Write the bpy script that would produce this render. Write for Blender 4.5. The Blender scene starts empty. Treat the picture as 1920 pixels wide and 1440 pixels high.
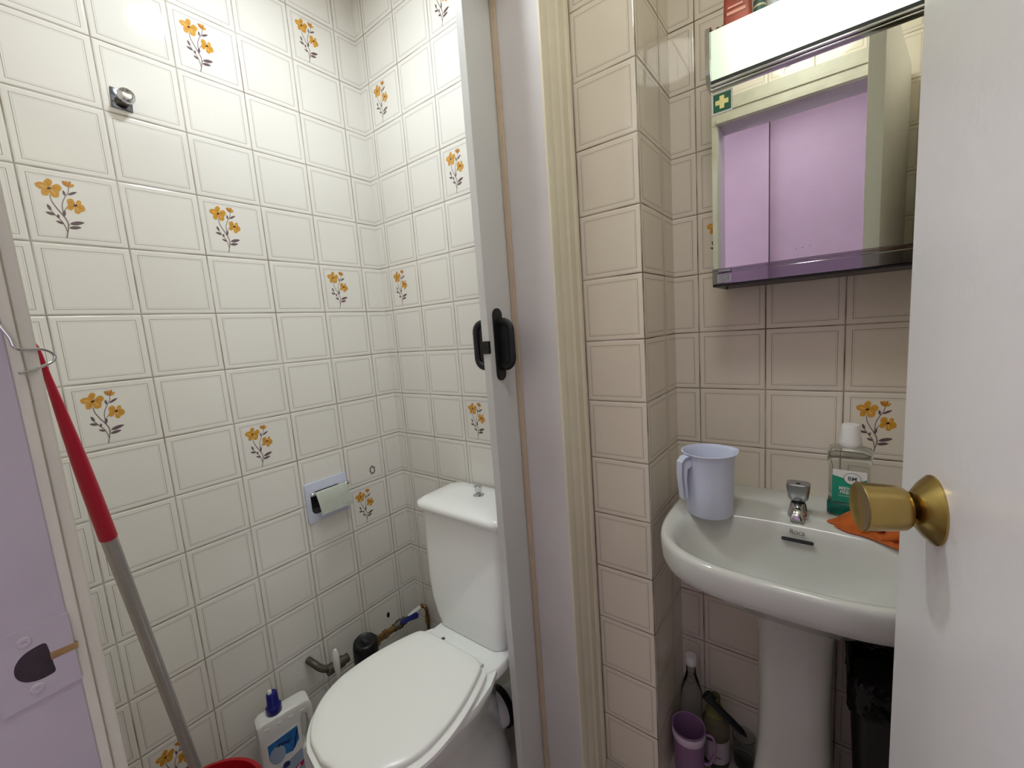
import bpy, bmesh, math, random
from mathutils import Vector, Matrix
random.seed(7)
scene = bpy.context.scene
COL = scene.collection
PI = math.pi

# ------------------------------------------------------------------ helpers
def obj(name, bm, mat=None, parent=None, smooth=None, loc=None, recalc=True):
    if recalc:
        bmesh.ops.recalc_face_normals(bm, faces=bm.faces[:])
    me = bpy.data.meshes.new(name)
    bm.to_mesh(me); bm.free()
    mats = mat if isinstance(mat, (list, tuple)) else [mat]
    for m in mats:
        if m: me.materials.append(m)
    if smooth is not None:
        me.shade_smooth()
        me.set_sharp_from_angle(angle=math.radians(smooth))
    o = bpy.data.objects.new(name, me)
    COL.objects.link(o)
    if parent is not None:
        o.parent = parent
        o.matrix_parent_inverse = Matrix.Translation(-Vector(parent_loc(parent)))
    return o

def parent_loc(p):
    v = Vector((0, 0, 0))
    while p is not None:
        v = v + p.location
        p = p.parent
        break
    return v

def thing(name, label, cat, loc=(0, 0, 0), group=None, kind=None):
    o = bpy.data.objects.new(name, None); COL.objects.link(o)
    o.location = loc; o.empty_display_size = .05
    o['label'] = label; o['category'] = cat
    if group: o['group'] = group
    if kind: o['kind'] = kind
    return o

def tag(o, label, cat, group=None, kind=None):
    o['label'] = label; o['category'] = cat
    if group: o['group'] = group
    if kind: o['kind'] = kind
    return o

def struct(name, bm, mat, label, cat, smooth=None):
    o = obj(name, bm, mat, None, smooth)
    o['kind'] = 'structure'; o['label'] = label; o['category'] = cat
    return o

def bx(bm, x0, x1, y0, y1, z0, z1, bev=0, seg=2, M=None, mi=0):
    t = bmesh.new()
    bmesh.ops.create_cube(t, size=1)
    for v in t.verts:
        v.co = Vector(((x0+x1)/2+v.co.x*(x1-x0), (y0+y1)/2+v.co.y*(y1-y0), (z0+z1)/2+v.co.z*(z1-z0)))
    if bev: bmesh.ops.bevel(t, geom=t.edges[:], offset=bev, segments=seg, affect='EDGES', profile=.5)
    merge(bm, t, M, mi)
    return bm

def merge(bm, t, M=None, mi=0):
    if M is not None: bmesh.ops.transform(t, matrix=M, verts=t.verts[:])
    mp = {}
    for v in t.verts: mp[v] = bm.verts.new(v.co)
    for f in t.faces:
        try:
            nf = bm.faces.new([mp[v] for v in f.verts]); nf.material_index = mi if mi else f.material_index
        except ValueError: pass
    t.free()

def loft(bm, rings, cap0=True, cap1=True, mi=0, closed=True):
    vs = [[bm.verts.new(p) for p in r] for r in rings]
    n = len(rings[0])
    for a, b in zip(vs[:-1], vs[1:]):
        for i in range(n if closed else n-1):
            j = (i+1) % n
            f = bm.faces.new((a[i], a[j], b[j], b[i])); f.material_index = mi
    if cap0: f = bm.faces.new(vs[0][::-1]); f.material_index = mi
    if cap1: f = bm.faces.new(vs[-1]); f.material_index = mi
    return vs

def frame(d):
    d = Vector(d).normalized()
    a = Vector((0, 0, 1)) if abs(d.z) < .9 else Vector((1, 0, 0))
    u = d.cross(a).normalized(); v = d.cross(u).normalized()
    return d, u, v

def lathe(bm, base, axis, prof, n=32, cap0=True, cap1=True, mi=0, sx=1, sy=1, rot=0):
    d, u, v = frame(axis); base = Vector(base)
    rings = []
    for r, h in prof:
        rings.append([base+d*h+u*(r*sx*math.cos(rot+2*PI*i/n))+v*(r*sy*math.sin(rot+2*PI*i/n)) for i in range(n)])
    return loft(bm, rings, cap0, cap1, mi)

def tube(bm, pts, r, n=12, caps=True, mi=0, closed=False, flat=1):
    pts = [Vector(p) for p in pts]
    N = len(pts); rings = []
    rr = r if isinstance(r, (list, tuple)) else [r]*N
    up = None
    for i, p in enumerate(pts):
        a = pts[i-1] if (i or closed) else p
        b = pts[(i+1) % N] if (i < N-1 or closed) else p
        t = (b-a).normalized()
        if up is None:
            _, u, v = frame(t)
        else:
            u = (up - t*up.dot(t)).normalized(); v = t.cross(u).normalized()
        up = u
        rings.append([p+u*(rr[i]*math.cos(2*PI*k/n))+v*(rr[i]*flat*math.sin(2*PI*k/n)) for k in range(n)])
    if closed:
        rings.append(rings[0]); loft(bm, rings, False, False, mi)
        bmesh.ops.remove_doubles(bm, verts=bm.verts[:], dist=1e-6)
    else:
        loft(bm, rings, caps, caps, mi)

def smooth_path(pts, k=8, closed=False):
    P = [Vector(p) for p in pts]; out = []
    n = len(P)
    rng = range(n if closed else n-1)
    for i in rng:
        if closed: p0, p1, p2, p3 = P[i-1], P[i], P[(i+1) % n], P[(i+2) % n]
        else: p0, p1, p2, p3 = P[max(i-1, 0)], P[i], P[i+1], P[min(i+2, n-1)]
        for j in range(k):
            t = j/k
            out.append(.5*((2*p1)+(-p0+p2)*t+(2*p0-5*p1+4*p2-p3)*t*t+(-p0+3*p1-3*p2+p3)*t**3))
    if not closed: out.append(P[-1])
    return out

def rounded(w, h, r, n=6):
    pts = []
    for cx, cy, a0 in ((w/2-r, h/2-r, 0), (-w/2+r, h/2-r, 90), (-w/2+r, -h/2+r, 180), (w/2-r, -h/2+r, 270)):
        for k in range(n+1):
            a = math.radians(a0+90*k/n)
            pts.append((cx+r*math.cos(a), cy+r*math.sin(a)))
    return pts

def slab(bm, pts2, M, t, bev=0, mi=0):
    """outline pts2 in local xy extruded by t along local z, then placed by M; soft edge"""
    if bev:
        def ins(d):
            n = len(pts2); out = []
            for i in range(n):
                a = Vector(pts2[i-1]); b = Vector(pts2[i]); c = Vector(pts2[(i+1) % n])
                e1 = (b-a); e2 = (c-b)
                e1 = e1.normalized() if e1.length > 1e-9 else e2.normalized()
                e2 = e2.normalized() if e2.length > 1e-9 else e1
                nn = Vector((-(e1.y+e2.y), e1.x+e2.x))
                if nn.length < 1e-9: nn = Vector((-e1.y, e1.x))
                nn.normalize()
                out.append(b+nn*d)
            return out
        lv = [(bev, 0), (bev*.3, bev*.3), (0, bev), (0, t-bev), (bev*.3, t-bev*.3), (bev, t)]
        rings = [[M @ Vector((q.x, q.y, z)) for q in ins(d)] for d, z in lv]
    else:
        rings = [[M @ Vector((q[0], q[1], z)) for q in pts2] for z in (0, t)]
    loft(bm, rings, True, True, mi)

def basis(o, ex, ey, ez=None):
    ex = Vector(ex).normalized(); ey = Vector(ey).normalized()
    ez = ex.cross(ey) if ez is None else Vector(ez)
    return Matrix(((ex.x, ey.x, ez.x, o[0]), (ex.y, ey.y, ez.y, o[1]), (ex.z, ey.z, ez.z, o[2]), (0, 0, 0, 1)))

def text(name, s, M, size, mat, parent, bold=0, extr=.0002, spacing=1, label=None):
    cu = bpy.data.curves.new(name, 'FONT'); cu.body = s; cu.size = size; cu.extrude = extr; cu.offset = bold
    cu.align_x = 'CENTER'; cu.align_y = 'CENTER'; cu.space_character = spacing
    to = bpy.data.objects.new(name, cu); COL.objects.link(to)
    bpy.context.view_layer.update()
    me = bpy.data.meshes.new_from_object(to.evaluated_get(bpy.context.evaluated_depsgraph_get()))
    bpy.data.objects.remove(to)
    me.transform(M); me.materials.clear(); me.materials.append(mat)
    o = bpy.data.objects.new(name, me); COL.objects.link(o)
    o.parent = parent; o.matrix_parent_inverse = Matrix.Translation(-Vector(world_of(parent)))
    if label: o['label'] = label
    return o

def strokes(name, M, n, w, h, mat_, parent, seed=1, slant=.2, t=.0003):
    """a row of small print strokes too worn or small to read"""
    rnd = random.Random(seed); bm = bmesh.new()
    for i in range(n):
        x = -w/2+w*(i+.5)/n; cw = w/n*.34
        for k in range(2):
            y0 = -h/2+h*.1*rnd.random()+(0 if k == 0 else h*.3*rnd.random()); y1 = h/2-h*.25*rnd.random()
            a = x+(k-.5)*w/n*.62
            slab(bm, [(a-cw/2, y0), (a+cw/2, y0), (a+cw/2+slant*h, y1), (a-cw/2+slant*h, y1)], M, t)
        if i % 2: slab(bm, [(x-w/n*.45, 0), (x+w/n*.4, 0), (x+w/n*.4, h*.13), (x-w/n*.45, h*.13)], M, t)
    o = bpy.data.objects.new(name, bpy.data.meshes.new(name)); bmesh.ops.recalc_face_normals(bm, faces=bm.faces[:]); bm.to_mesh(o.data); bm.free(); o.data.materials.append(mat_)
    COL.objects.link(o); o.parent = parent; o.matrix_parent_inverse = Matrix.Translation(-Vector(world_of(parent)))
    return o

def world_of(p):
    v = Vector((0, 0, 0))
    if p.type == 'EMPTY': v = p.location.copy()
    return v
parent_loc = world_of

# ------------------------------------------------------------------ materials
def srgb(r, g, b):
    f = lambda c: c/12.92 if c <= .04045 else ((c+.055)/1.055)**2.4
    return (f(r/255), f(g/255), f(b/255), 1)

def mat(name, rgb, rough=.5, metal=0, spec=.5, noise=0, nscale=8, bump=0, bscale=60, coat=0, trans=0, ior=1.45, emit=None, es=0, sss=0, alpha=1, sheen=0):
    m = bpy.data.materials.new(name); m.use_nodes = True
    nt = m.node_tree; b = nt.nodes['Principled BSDF']
    c = srgb(*rgb)
    b.inputs['Base Color'].default_value = c
    b.inputs['Roughness'].default_value = rough
    b.inputs['Metallic'].default_value = metal
    b.inputs['Specular IOR Level'].default_value = spec
    b.inputs['IOR'].default_value = ior
    b.inputs['Coat Weight'].default_value = coat
    b.inputs['Transmission Weight'].default_value = trans
    b.inputs['Alpha'].default_value = alpha
    b.inputs['Sheen Weight'].default_value = sheen
    if emit:
        b.inputs['Emission Color'].default_value = srgb(*emit); b.inputs['Emission Strength'].default_value = es
    tc = nt.nodes.new('ShaderNodeNewGeometry')
    if noise:
        n = nt.nodes.new('ShaderNodeTexNoise'); n.inputs['Scale'].default_value = nscale; n.inputs['Detail'].default_value = 5
        nt.links.new(tc.outputs['Position'], n.inputs['Vector'])
        r = nt.nodes.new('ShaderNodeMapRange'); r.inputs['From Min'].default_value = .3; r.inputs['From Max'].default_value = .7
        r.inputs['To Min'].default_value = 1-noise; r.inputs['To Max'].default_value = 1+noise*.4
        nt.links.new(n.outputs['Fac'], r.inputs['Value'])
        mx = nt.nodes.new('ShaderNodeVectorMath'); mx.operation = 'SCALE'; mx.inputs[0].default_value = c[:3]
        nt.links.new(r.outputs['Result'], mx.inputs['Scale'])
        nt.links.new(mx.outputs['Vector'], b.inputs['Base Color'])
    if bump:
        n2 = nt.nodes.new('ShaderNodeTexNoise'); n2.inputs['Scale'].default_value = bscale; n2.inputs['Detail'].default_value = 4
        nt.links.new(tc.outputs['Position'], n2.inputs['Vector'])
        bp = nt.nodes.new('ShaderNodeBump'); bp.inputs['Strength'].default_value = 1; bp.inputs['Distance'].default_value = bump
        nt.links.new(n2.outputs['Fac'], bp.inputs['Height']); nt.links.new(bp.outputs['Normal'], b.inputs['Normal'])
    return m

ESG, EST, ESC = 190, 30, 4
ESV = 16.5
ESW = {'EL': 18, 'ER': 3}
LXY = (.44, -.435)
TW, TH = .15094, .14906           # tile pitch across and up
ROW0 = 1.3381                     # a grout line of the toilet walls
ROWP = 1.1955                     # a grout line of the basin walls

def tile_mat(name, axis, u0, v0, rgb, line, grout):
    m = bpy.data.materials.new(name); m.use_nodes = True
    nt = m.node_tree; N = nt.nodes; L = nt.links; b = N['Principled BSDF']
    def mth(op, a, bb=None, c=None):
        n = N.new('ShaderNodeMath'); n.operation = op
        for i, q in enumerate((a, bb, c)):
            if q is None: continue
            if isinstance(q, (int, float)): n.inputs[i].default_value = q
            else: L.new(q, n.inputs[i])
        return n.outputs[0]
    g = N.new('ShaderNodeNewGeometry'); s = N.new('ShaderNodeSeparateXYZ'); L.new(g.outputs['Position'], s.inputs[0])
    U = mth('DIVIDE', mth('SUBTRACT', s.outputs[axis], u0), TW)
    V = mth('DIVIDE', mth('SUBTRACT', s.outputs['Z'], v0), TH)
    fu = mth('FRACT', U); fv = mth('FRACT', V)
    iu = mth('FLOOR', U); iv = mth('FLOOR', V)
    du = mth('MULTIPLY', mth('MINIMUM', fu, mth('SUBTRACT', 1, fu)), TW)
    dv = mth('MULTIPLY', mth('MINIMUM', fv, mth('SUBTRACT', 1, fv)), TH)
    d = mth('MINIMUM', du, dv)
    def band(center, half, soft):
        r = N.new('ShaderNodeMapRange'); r.interpolation_type = 'SMOOTHSTEP'
        r.inputs['From Min'].default_value = half; r.inputs['From Max'].default_value = half+soft
        r.inputs['To Min'].default_value = 1; r.inputs['To Max'].default_value = 0
        L.new(mth('ABSOLUTE', mth('SUBTRACT', d, center)), r.inputs['Value'])
        return r.outputs[0]
    l1 = band(.0125, .00030, .0003); l2 = mth('MULTIPLY', band(.0158, .0002, .0006), .22)
    gr = band(0, .0010, .0006)
    cb = N.new('ShaderNodeCombineXYZ'); L.new(iu, cb.inputs[0]); L.new(iv, cb.inputs[1])
    wn = N.new('ShaderNodeTexWhiteNoise'); wn.noise_dimensions = '3D'; L.new(cb.outputs[0], wn.inputs['Vector'])
    ws = N.new('ShaderNodeSeparateXYZ'); L.new(wn.outputs['Color'], ws.inputs[0])
    # colour
    def mix(f, a, bb):
        n = N.new('ShaderNodeMix'); n.data_type = 'RGBA'
        L.new(f, n.inputs[0])
        for i, q in ((6, a), (7, bb)):
            if isinstance(q, tuple): n.inputs[i].default_value = q
            else: L.new(q, n.inputs[i])
        return n.outputs[2]
    tone = N.new('ShaderNodeMapRange'); L.new(ws.outputs[2], tone.inputs[0]); tone.inputs['To Min'].default_value = .965; tone.inputs['To Max'].default_value = 1.0
    sc = N.new('ShaderNodeVectorMath'); sc.operation = 'SCALE'; sc.inputs[0].default_value = srgb(*rgb)[:3]; L.new(tone.outputs[0], sc.inputs['Scale'])
    # worn grout: uneven darkness
    nz = N.new('ShaderNodeTexNoise'); nz.inputs['Scale'].default_value = 9; nz.inputs['Detail'].default_value = 4; L.new(g.outputs['Position'], nz.inputs['Vector'])
    nr = N.new('ShaderNodeMapRange'); nr.inputs['From Min'].default_value = .35; nr.inputs['From Max'].default_value = .65; nr.inputs['To Min'].default_value = .45; nr.inputs['To Max'].default_value = 1
    L.new(nz.outputs['Fac'], nr.inputs['Value'])
    c1 = mix(mth('MULTIPLY', gr, nr.outputs[0]), sc.outputs[0], srgb(*grout))
    c2 = mix(mth('MULTIPLY', l1, .85), c1, srgb(*line)); c3 = mix(l2, c2, srgb(*line))
    L.new(c3, b.inputs['Base Color'])
    # height: pillowed tile edge, slight tilt per tile, faint ripple
    pr = N.new('ShaderNodeMapRange'); pr.interpolation_type = 'SMOOTHSTEP'; pr.inputs['From Min'].default_value = 0; pr.inputs['From Max'].default_value = .0045
    L.new(d, pr.inputs['Value'])
    h = mth('MULTIPLY', pr.outputs[0], .0011)
    tl = mth('ADD', mth('MULTIPLY', mth('SUBTRACT', ws.outputs[0], .5), mth('MULTIPLY', fu, .0016)), mth('MULTIPLY', mth('SUBTRACT', ws.outputs[1], .5), mth('MULTIPLY', fv, .0016)))
    rp = N.new('ShaderNodeTexNoise'); rp.inputs['Scale'].default_value = 14; rp.inputs['Detail'].default_value = 1; L.new(g.outputs['Position'], rp.inputs['Vector'])
    h = mth('ADD', mth('ADD', h, tl), mth('MULTIPLY', rp.outputs['Fac'], .00025))
    bp = N.new('ShaderNodeBump'); bp.inputs['Distance'].default_value = 1; bp.inputs['Strength'].default_value = 1
    L.new(h, bp.inputs['Height']); L.new(bp.outputs[0], b.inputs['Normal'])
    ro = N.new('ShaderNodeMapRange'); L.new(gr, ro.inputs[0]); ro.inputs['To Min'].default_value = .05; ro.inputs['To Max'].default_value = .8
    L.new(ro.outputs[0], b.inputs['Roughness'])
    b.inputs['Specular IOR Level'].default_value = .5
    return m

CREAM = (234, 232, 225)
CREAM2 = (224, 215, 200)
LINE = (104, 78, 66); GROUT = (140, 126, 108)
T_left = tile_mat('cream_tile_left', 'Y', -.0757, ROW0, CREAM, LINE, GROUT)
T_back = tile_mat('cream_tile_back', 'X', .0488, ROW0, CREAM, LINE, GROUT)
T_pier = tile_mat('beige_tile_pier', 'X', .7984, ROWP, CREAM2, (84, 58, 48), (92, 74, 62))
T_side = tile_mat('beige_tile_pier_side', 'Y', 0.0, ROWP, CREAM2, (84, 58, 48), (92, 74, 62))
T_sink = tile_mat('beige_tile_basin', 'X', 1.0115, ROWP, CREAM2, (84, 58, 48), (92, 74, 62))
T_front = tile_mat('beige_tile_front', 'X', 1.07, 2.13, CREAM2, LINE, GROUT)
T_right = tile_mat('beige_tile_right', 'Y', .03, ROWP, CREAM2, LINE, GROUT)
P_yel = mat('print_yellow', (206, 152, 58), .12)
P_org = mat('print_ochre', (184, 122, 52), .12)
P_lite = mat('print_pale_yellow', (232, 196, 120), .12)
P_dark = mat('print_dark_centre', (52, 24, 20), .12)
P_leaf = mat('print_grey_leaf', (108, 88, 92), .12)
P_stem = mat('print_grey_stem', (128, 112, 108), .12)
PRINTS = [P_yel, P_org, P_lite, P_dark, P_leaf, P_stem]

m_cream = mat('cream_gloss_paint', (214, 206, 184), .35, noise=.05, nscale=12, bump=.0004, bscale=25)
m_cream2 = mat('old_cream_paint', (188, 184, 168), .4, noise=.08, nscale=20, bump=.0006, bscale=40)
m_lav = mat('lavender_paint', (184, 162, 178), .55, noise=.04, nscale=9, bump=.0005, bscale=50)
m_lavj = mat('lavender_jamb_paint', (162, 153, 158), .4, noise=.07, nscale=14, bump=.0005, bscale=60)
m_greyw = mat('greyish_white_paint', (202, 198, 198), .45, noise=.05, nscale=7, bump=.0003, bscale=40)
m_pvc = mat('white_pvc', (204, 204, 202), .35, noise=.03, nscale=6)
m_door = mat('white_door_paint', (240, 239, 240), .32, noise=.03, nscale=5, bump=.0006, bscale=70)
m_ceil = mat('ceiling_paint', (226, 222, 212), .8)
m_floor = mat('worn_grey_floor', (168, 160, 152), .5, noise=.25, nscale=14, bump=.0008, bscale=40)
m_black = mat('black_plastic', (18, 19, 21), .38)
m_blackg = mat('black_glossy_bag', (10, 11, 13), .18, bump=.006, bscale=28)
m_bin = mat('dark_bin', (34, 28, 30), .35)
m_porc = mat('white_porcelain', (242, 245, 243), .08, coat=.3)
m_porc2 = mat('basin_porcelain', (200, 201, 195), .12, coat=.2, noise=.03, nscale=6)
m_seat = mat('white_seat_plastic', (248, 250, 246), .22)
m_chrome = mat('chrome', (205, 207, 210), .08, metal=1)
m_chromed = mat('dull_chrome', (170, 172, 176), .25, metal=1)
m_steel = mat('grey_steel', (98, 92, 84), .5, metal=.6, noise=.3, nscale=60)
m_brass = mat('aged_brass', (176, 152, 92), .26, metal=1, noise=.12, nscale=60)
m_brassp = mat('pipe_brass', (150, 116, 72), .4, metal=.8, noise=.3, nscale=80)
m_gold = mat('dark_gap', (30, 22, 16), .6)
m_mirror = mat('mirror_glass', (226, 228, 222), .0, metal=1)
m_mgrey = mat('mirror_rail', (150, 146, 152), .04, metal=1)
m_red = mat('red_plastic', (176, 22, 50), .35)
m_redd = mat('red_bucket_plastic', (168, 14, 30), .3)
m_alu = mat('brushed_aluminium', (182, 178, 176), .38, metal=.75, noise=.06, nscale=40)
m_blue = mat('navy_plastic', (20, 24, 110), .3)
m_bluel = mat('blue_lever', (26, 36, 110), .4)
m_wplas = mat('white_plastic', (226, 226, 224), .35)
m_wplas2 = mat('bottle_white_plastic', (222, 222, 218), .3)
m_pitch = mat('pale_blue_plastic', (206, 212, 232), .4)
m_lilac = mat('lilac_plastic', (148, 112, 152), .4)
m_band = mat('pale_lilac_band', (210, 192, 212), .4)
m_orange = mat('orange_cloth', (234, 130, 56), .9, noise=.15, nscale=60, bump=.0012, bscale=260, sheen=.2)
m_wood = mat('bare_wood', (140, 110, 66), .7, noise=.3, nscale=90)
m_pit = mat('dark_socket', (40, 28, 34), .5, noise=.5, nscale=160)
m_green = mat('sign_green', (18, 92, 66), .35)
m_signy = mat('sign_pale_yellow', (236, 226, 150), .35)
m_signw = mat('sign_white_edge', (206, 206, 200), .4)
m_lblg = mat('label_green', (30, 150, 122), .4, noise=.2, nscale=40)
m_lblw = mat('label_white', (226, 226, 222), .4)
m_lblt = mat('label_text_dark', (70, 84, 88), .4)
m_lblp = mat('label_pink_red', (186, 30, 84), .4)
m_lblb = mat('label_blue', (40, 110, 176), .35, noise=.3, nscale=60)
m_lblnavy = mat('label_navy', (24, 40, 96), .35)
m_lblgrey = mat('label_grey_blue', (150, 166, 186), .4)
m_foil = mat('embossed_steel', (190, 196, 186), .42, metal=.35, bump=.004, bscale=45)
m_holder = mat('bluish_white_enamel', (206, 212, 230), .25)
m_packet = mat('orange_packet', (160, 70, 54), .4, noise=.25, nscale=30)
m_purple = mat('purple_box', (150, 96, 190), .4)
m_brown = mat('brown_paper', (120, 84, 66), .7, noise=.2, nscale=50)
m_teal = mat('dark_teal_tin', (66, 92, 88), .4)
m_clear = mat('clear_plastic', (236, 240, 238), .06, trans=1, ior=1.25)
m_clearg = mat('green_liquid', (20, 160, 140), .05, trans=.75, ior=1.33)
m_clearo = mat('olive_clear_plastic', (214, 210, 176), .12, trans=.9, ior=1.25)
m_olive = mat('olive_sponge', (120, 124, 50), .8)
m_globe = mat('lamp_globe', (255, 255, 250), .4, emit=(238, 246, 252), es=ESG)
m_tube = mat('lamp_tube', (255, 255, 250), .4, emit=(240, 255, 240), es=EST)
m_corr = mat('added_corridor_fill', (255, 255, 250), .4, emit=(250, 250, 255), es=ESC)
m_vest = mat('added_room_fill', (255, 255, 250), .4, emit=(248, 252, 244), es=ESV)

def diffuser():
    m = bpy.data.materials.new('opal_diffuser'); m.use_nodes = True
    nt = m.node_tree; N = nt.nodes; L = nt.links
    N.remove(N['Principled BSDF']); out = N['Material Output']
    t = N.new('ShaderNodeBsdfTranslucent'); t.inputs[0].default_value = srgb(246, 252, 238)
    g = N.new('ShaderNodeBsdfPrincipled'); g.inputs['Base Color'].default_value = srgb(236, 238, 226); g.inputs['Roughness'].default_value = .3
    mx = N.new('ShaderNodeMixShader'); mx.inputs[0].default_value = .45
    L.new(t.outputs[0], mx.inputs[1]); L.new(g.outputs[0], mx.inputs[2]); L.new(mx.outputs[0], out.inputs[0])
    return m
m_diff = diffuser()

# ------------------------------------------------------------------ printed flower
_TL, _TR, _BL, _BR = Vector((-175, -154)), Vector((1831, 185)), Vector((134, 1358)), Vector((2057, 1471))
def tile_st(x, y):
    s, t = .3, .5
    for _ in range(12):
        p = _TL*(1-s)*(1-t)+_TR*s*(1-t)+_BL*(1-s)*t+_BR*s*t
        ds = (_TR-_TL)*(1-t)+(_BR-_BL)*t; dt = (_BL-_TL)*(1-s)+(_BR-_TR)*s
        e = Vector((x, y))-p; det = ds.x*dt.y-ds.y*dt.x
        s += (e.x*dt.y-e.y*dt.x)/det; t += (ds.x*e.y-ds.y*e.x)/det
    return s, t

def petal(c, tip, w, blunt=.8, n=10):
    c = Vector(c); tip = Vector(tip); d = tip-c; p = Vector((-d.y, d.x)).normalized()*w
    L = []; R = []
    for i in range(n+1):
        t = i/n
        k = math.sin(PI*min(1, t**blunt))**.7 if t < 1 else 0
        L.append(c+d*t+p*k); R.append(c+d*t-p*k)
    return L+R[::-1][1:-1]
def strip(pts, w0, w1=None):
    w1 = w0 if w1 is None else w1
    P = [Vector((q.x, q.y)) for q in smooth_path([(a, b, 0) for a, b in pts], 6)]
    L, R = [], []
    for i, q in enumerate(P):
        a = P[max(i-1, 0)]; b = P[min(i+1, len(P)-1)]; t = (b-a).normalized(); w = w0+(w1-w0)*i/(len(P)-1)
        L.append(q+Vector((-t.y, t.x))*w); R.append(q-Vector((-t.y, t.x))*w)
    return L+R[::-1]
def build_prints():
    S = []
    stems = [([(460, 440), (500, 560), (600, 700), (720, 840), (800, 960), (815, 1080), (785, 1280)], 9, 13),
             ([(820, 285), (810, 390), (750, 480), (700, 600), (705, 720), (745, 850)], 9, 11),
             ([(780, 680), (735, 760)], 8, 9), ([(470, 720), (560, 820), (690, 950), (760, 1060), (800, 1170)], 8, 10),
             ([(840, 1010), (810, 1060)], 8, 8)]
    for pts, a, b in stems: S.append((strip(pts, a, b), 5))
    leaves = [((495, 740), (410, 620), 28), ((560, 828), (390, 770), 26), ((640, 890), (610, 815), 26), ((725, 1002), (580, 940), 22),
              ((752, 455), (708, 350), 24), ((800, 437), (985, 385), 26), ((730, 860), (740, 735), 34), ((840, 1000), (1130, 972), 38), ((825, 1075), (1070, 1070), 32)]
    for a, b, w in leaves: S.append((petal(a, b, w, .9), 4))
    for c, tips, w in (((450, 312), [(408, 125), (185, 222), (325, 440), (632, 478), (692, 315)], 82),
                       ((955, 640), [(785, 530), (1060, 560), (1148, 735), (1030, 805), (785, 690)], 68)):
        for i, t in enumerate(tips):
            S.append((petal(c, t, w*(1 if i != 1 else .8), 1.25), 0))
            c2 = Vector(c); t2 = Vector(t)
            S.append((petal(c2+(t2-c2)*.15, c2+(t2-c2)*.72, w*.10, 1), 2 if i % 2 else 1))
        S.append(([Vector(c)+Vector((math.cos(k*PI/5)*38, math.sin(k*PI/5)*20+2)) for k in range(10)], 3))
    for t, k in (((690, 170), 1), ((760, 165), 0), ((850, 175), 1), ((935, 250), 0)):
        S.append((petal((820, 288), t, 30, 1.2), k))
    return [([tile_st(p.x, p.y) for p in poly], m) for poly, m in S]
PR = build_prints()
def add_prints(bm, origin, ux, nrm, cells, u0, v0):
    """prints lie on the wall plane through origin; ux = direction of the u axis"""
    origin = Vector(origin); ux = Vector(ux); nrm = Vector(nrm)
    for c, r in cells:
        for li, (poly, m) in enumerate(PR):
            off = .0003+.00004*li/len(PR)+(.0002 if m in (1, 2, 3) else 0)
            vs = []
            for s, t in poly:
                u = u0+(c+s)*TW; z = v0-(r+t)*TH
                vs.append(bm.verts.new(origin+ux*u+Vector((0, 0, z))+nrm*off))
            try:
                f = bm.faces.new(vs); f.material_index = m+1
                f.normal_update()
                if f.normal.dot(nrm) < 0: f.normal_flip()
            except ValueError: pass

def wallslab(name, x0, x1, y0, y1, z0, z1, tm, prints=None, label='', extra=None):
    bm = bmesh.new(); bx(bm, x0, x1, y0, y1, z0, z1)
    bmesh.ops.recalc_face_normals(bm, faces=bm.faces[:])
    if prints: add_prints(bm, *prints)
    if extra: extra(bm)
    o = obj(name, bm, [tm]+PRINTS, None, None, recalc=False)
    o['kind'] = 'structure'; o['label'] = label; o['category'] = 'wall'
    return o

H = 2.36
def left_extra(bm):   # drilled hole above the pipe and a glue mark left beside the paper holder
    for cy, cz, ry, rz, m in ((-.1335, .2265, .0065, .011, 4),):
        vs = [bm.verts.new((.0005, cy+ry*math.cos(a*PI/6), cz+rz*math.sin(a*PI/6))) for a in range(12)]
        f = bm.faces.new(vs); f.material_index = m; f.normal_update()
        if f.normal.x < 0: f.normal_flip()
    rnd = random.Random(3)
    for i in range(12):
        a = 2*PI*i/12; cy = -.127+.0075*math.cos(a)*(1+.3*rnd.random()); cz = .783+.011*math.sin(a)*(1+.2*rnd.random())
        vs = [bm.verts.new((.0005+.00003*i, cy+.0028*math.cos(k*PI/4)*(1+.5*rnd.random()), cz+.0034*math.sin(k*PI/4))) for k in range(8)]
        f = bm.faces.new(vs); f.material_index = 6; f.normal_update()
        if f.normal.x < 0: f.normal_flip()
wallslab('wall_left', -.08, 0, -1.03, .08, 0, H, T_left,
         ((0, 0, 0), (0, 1, 0), (1, 0, 0), [(0, -2), (2, -5), (4, -6), (2, -2), (4, -1), (0, 1), (2, 2), (4, 4), (0, 7), (-1, 4)], -.0757-5*TW, ROW0),
         'cream flowered tile wall of the toilet, on the left', left_extra)
wallslab('wall_back', 0, .74, 0, .08, 0, H, T_back,
         ((0, 0, 0), (1, 0, 0), (0, -1, 0), [(0, -5), (2, -3), (0, -1), (2, 2), (2, -6)], .0488, ROW0),
         'cream flowered tile wall behind the toilet cistern')
bm = bmesh.new(); bx(bm, .74, .9506, 0, .312, 0, H)
for f in bm.faces:
    pass
bmesh.ops.recalc_face_normals(bm, faces=bm.faces[:])
for f in bm.faces:
    if abs(f.normal.x) > .5: f.material_index = 1
o = obj('wall_pier', bm, [T_pier, T_side]); tag(o, 'beige tiled pier between the toilet and the basin', 'wall', kind='structure')
wallslab('wall_basin', .9506, 1.62, .2322, .312, 0, H, T_sink,
         ((0, .2322, 0), (1, 0, 0), (0, -1, 0), [(0, -2), (2, 1)], 1.0115, ROWP), 'beige tile wall behind the washbasin')
wallslab('wall_right', 1.56, 1.62, -1.03, .2322, 0, H, T_right, None, 'beige tile wall hidden behind the open white door')
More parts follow.
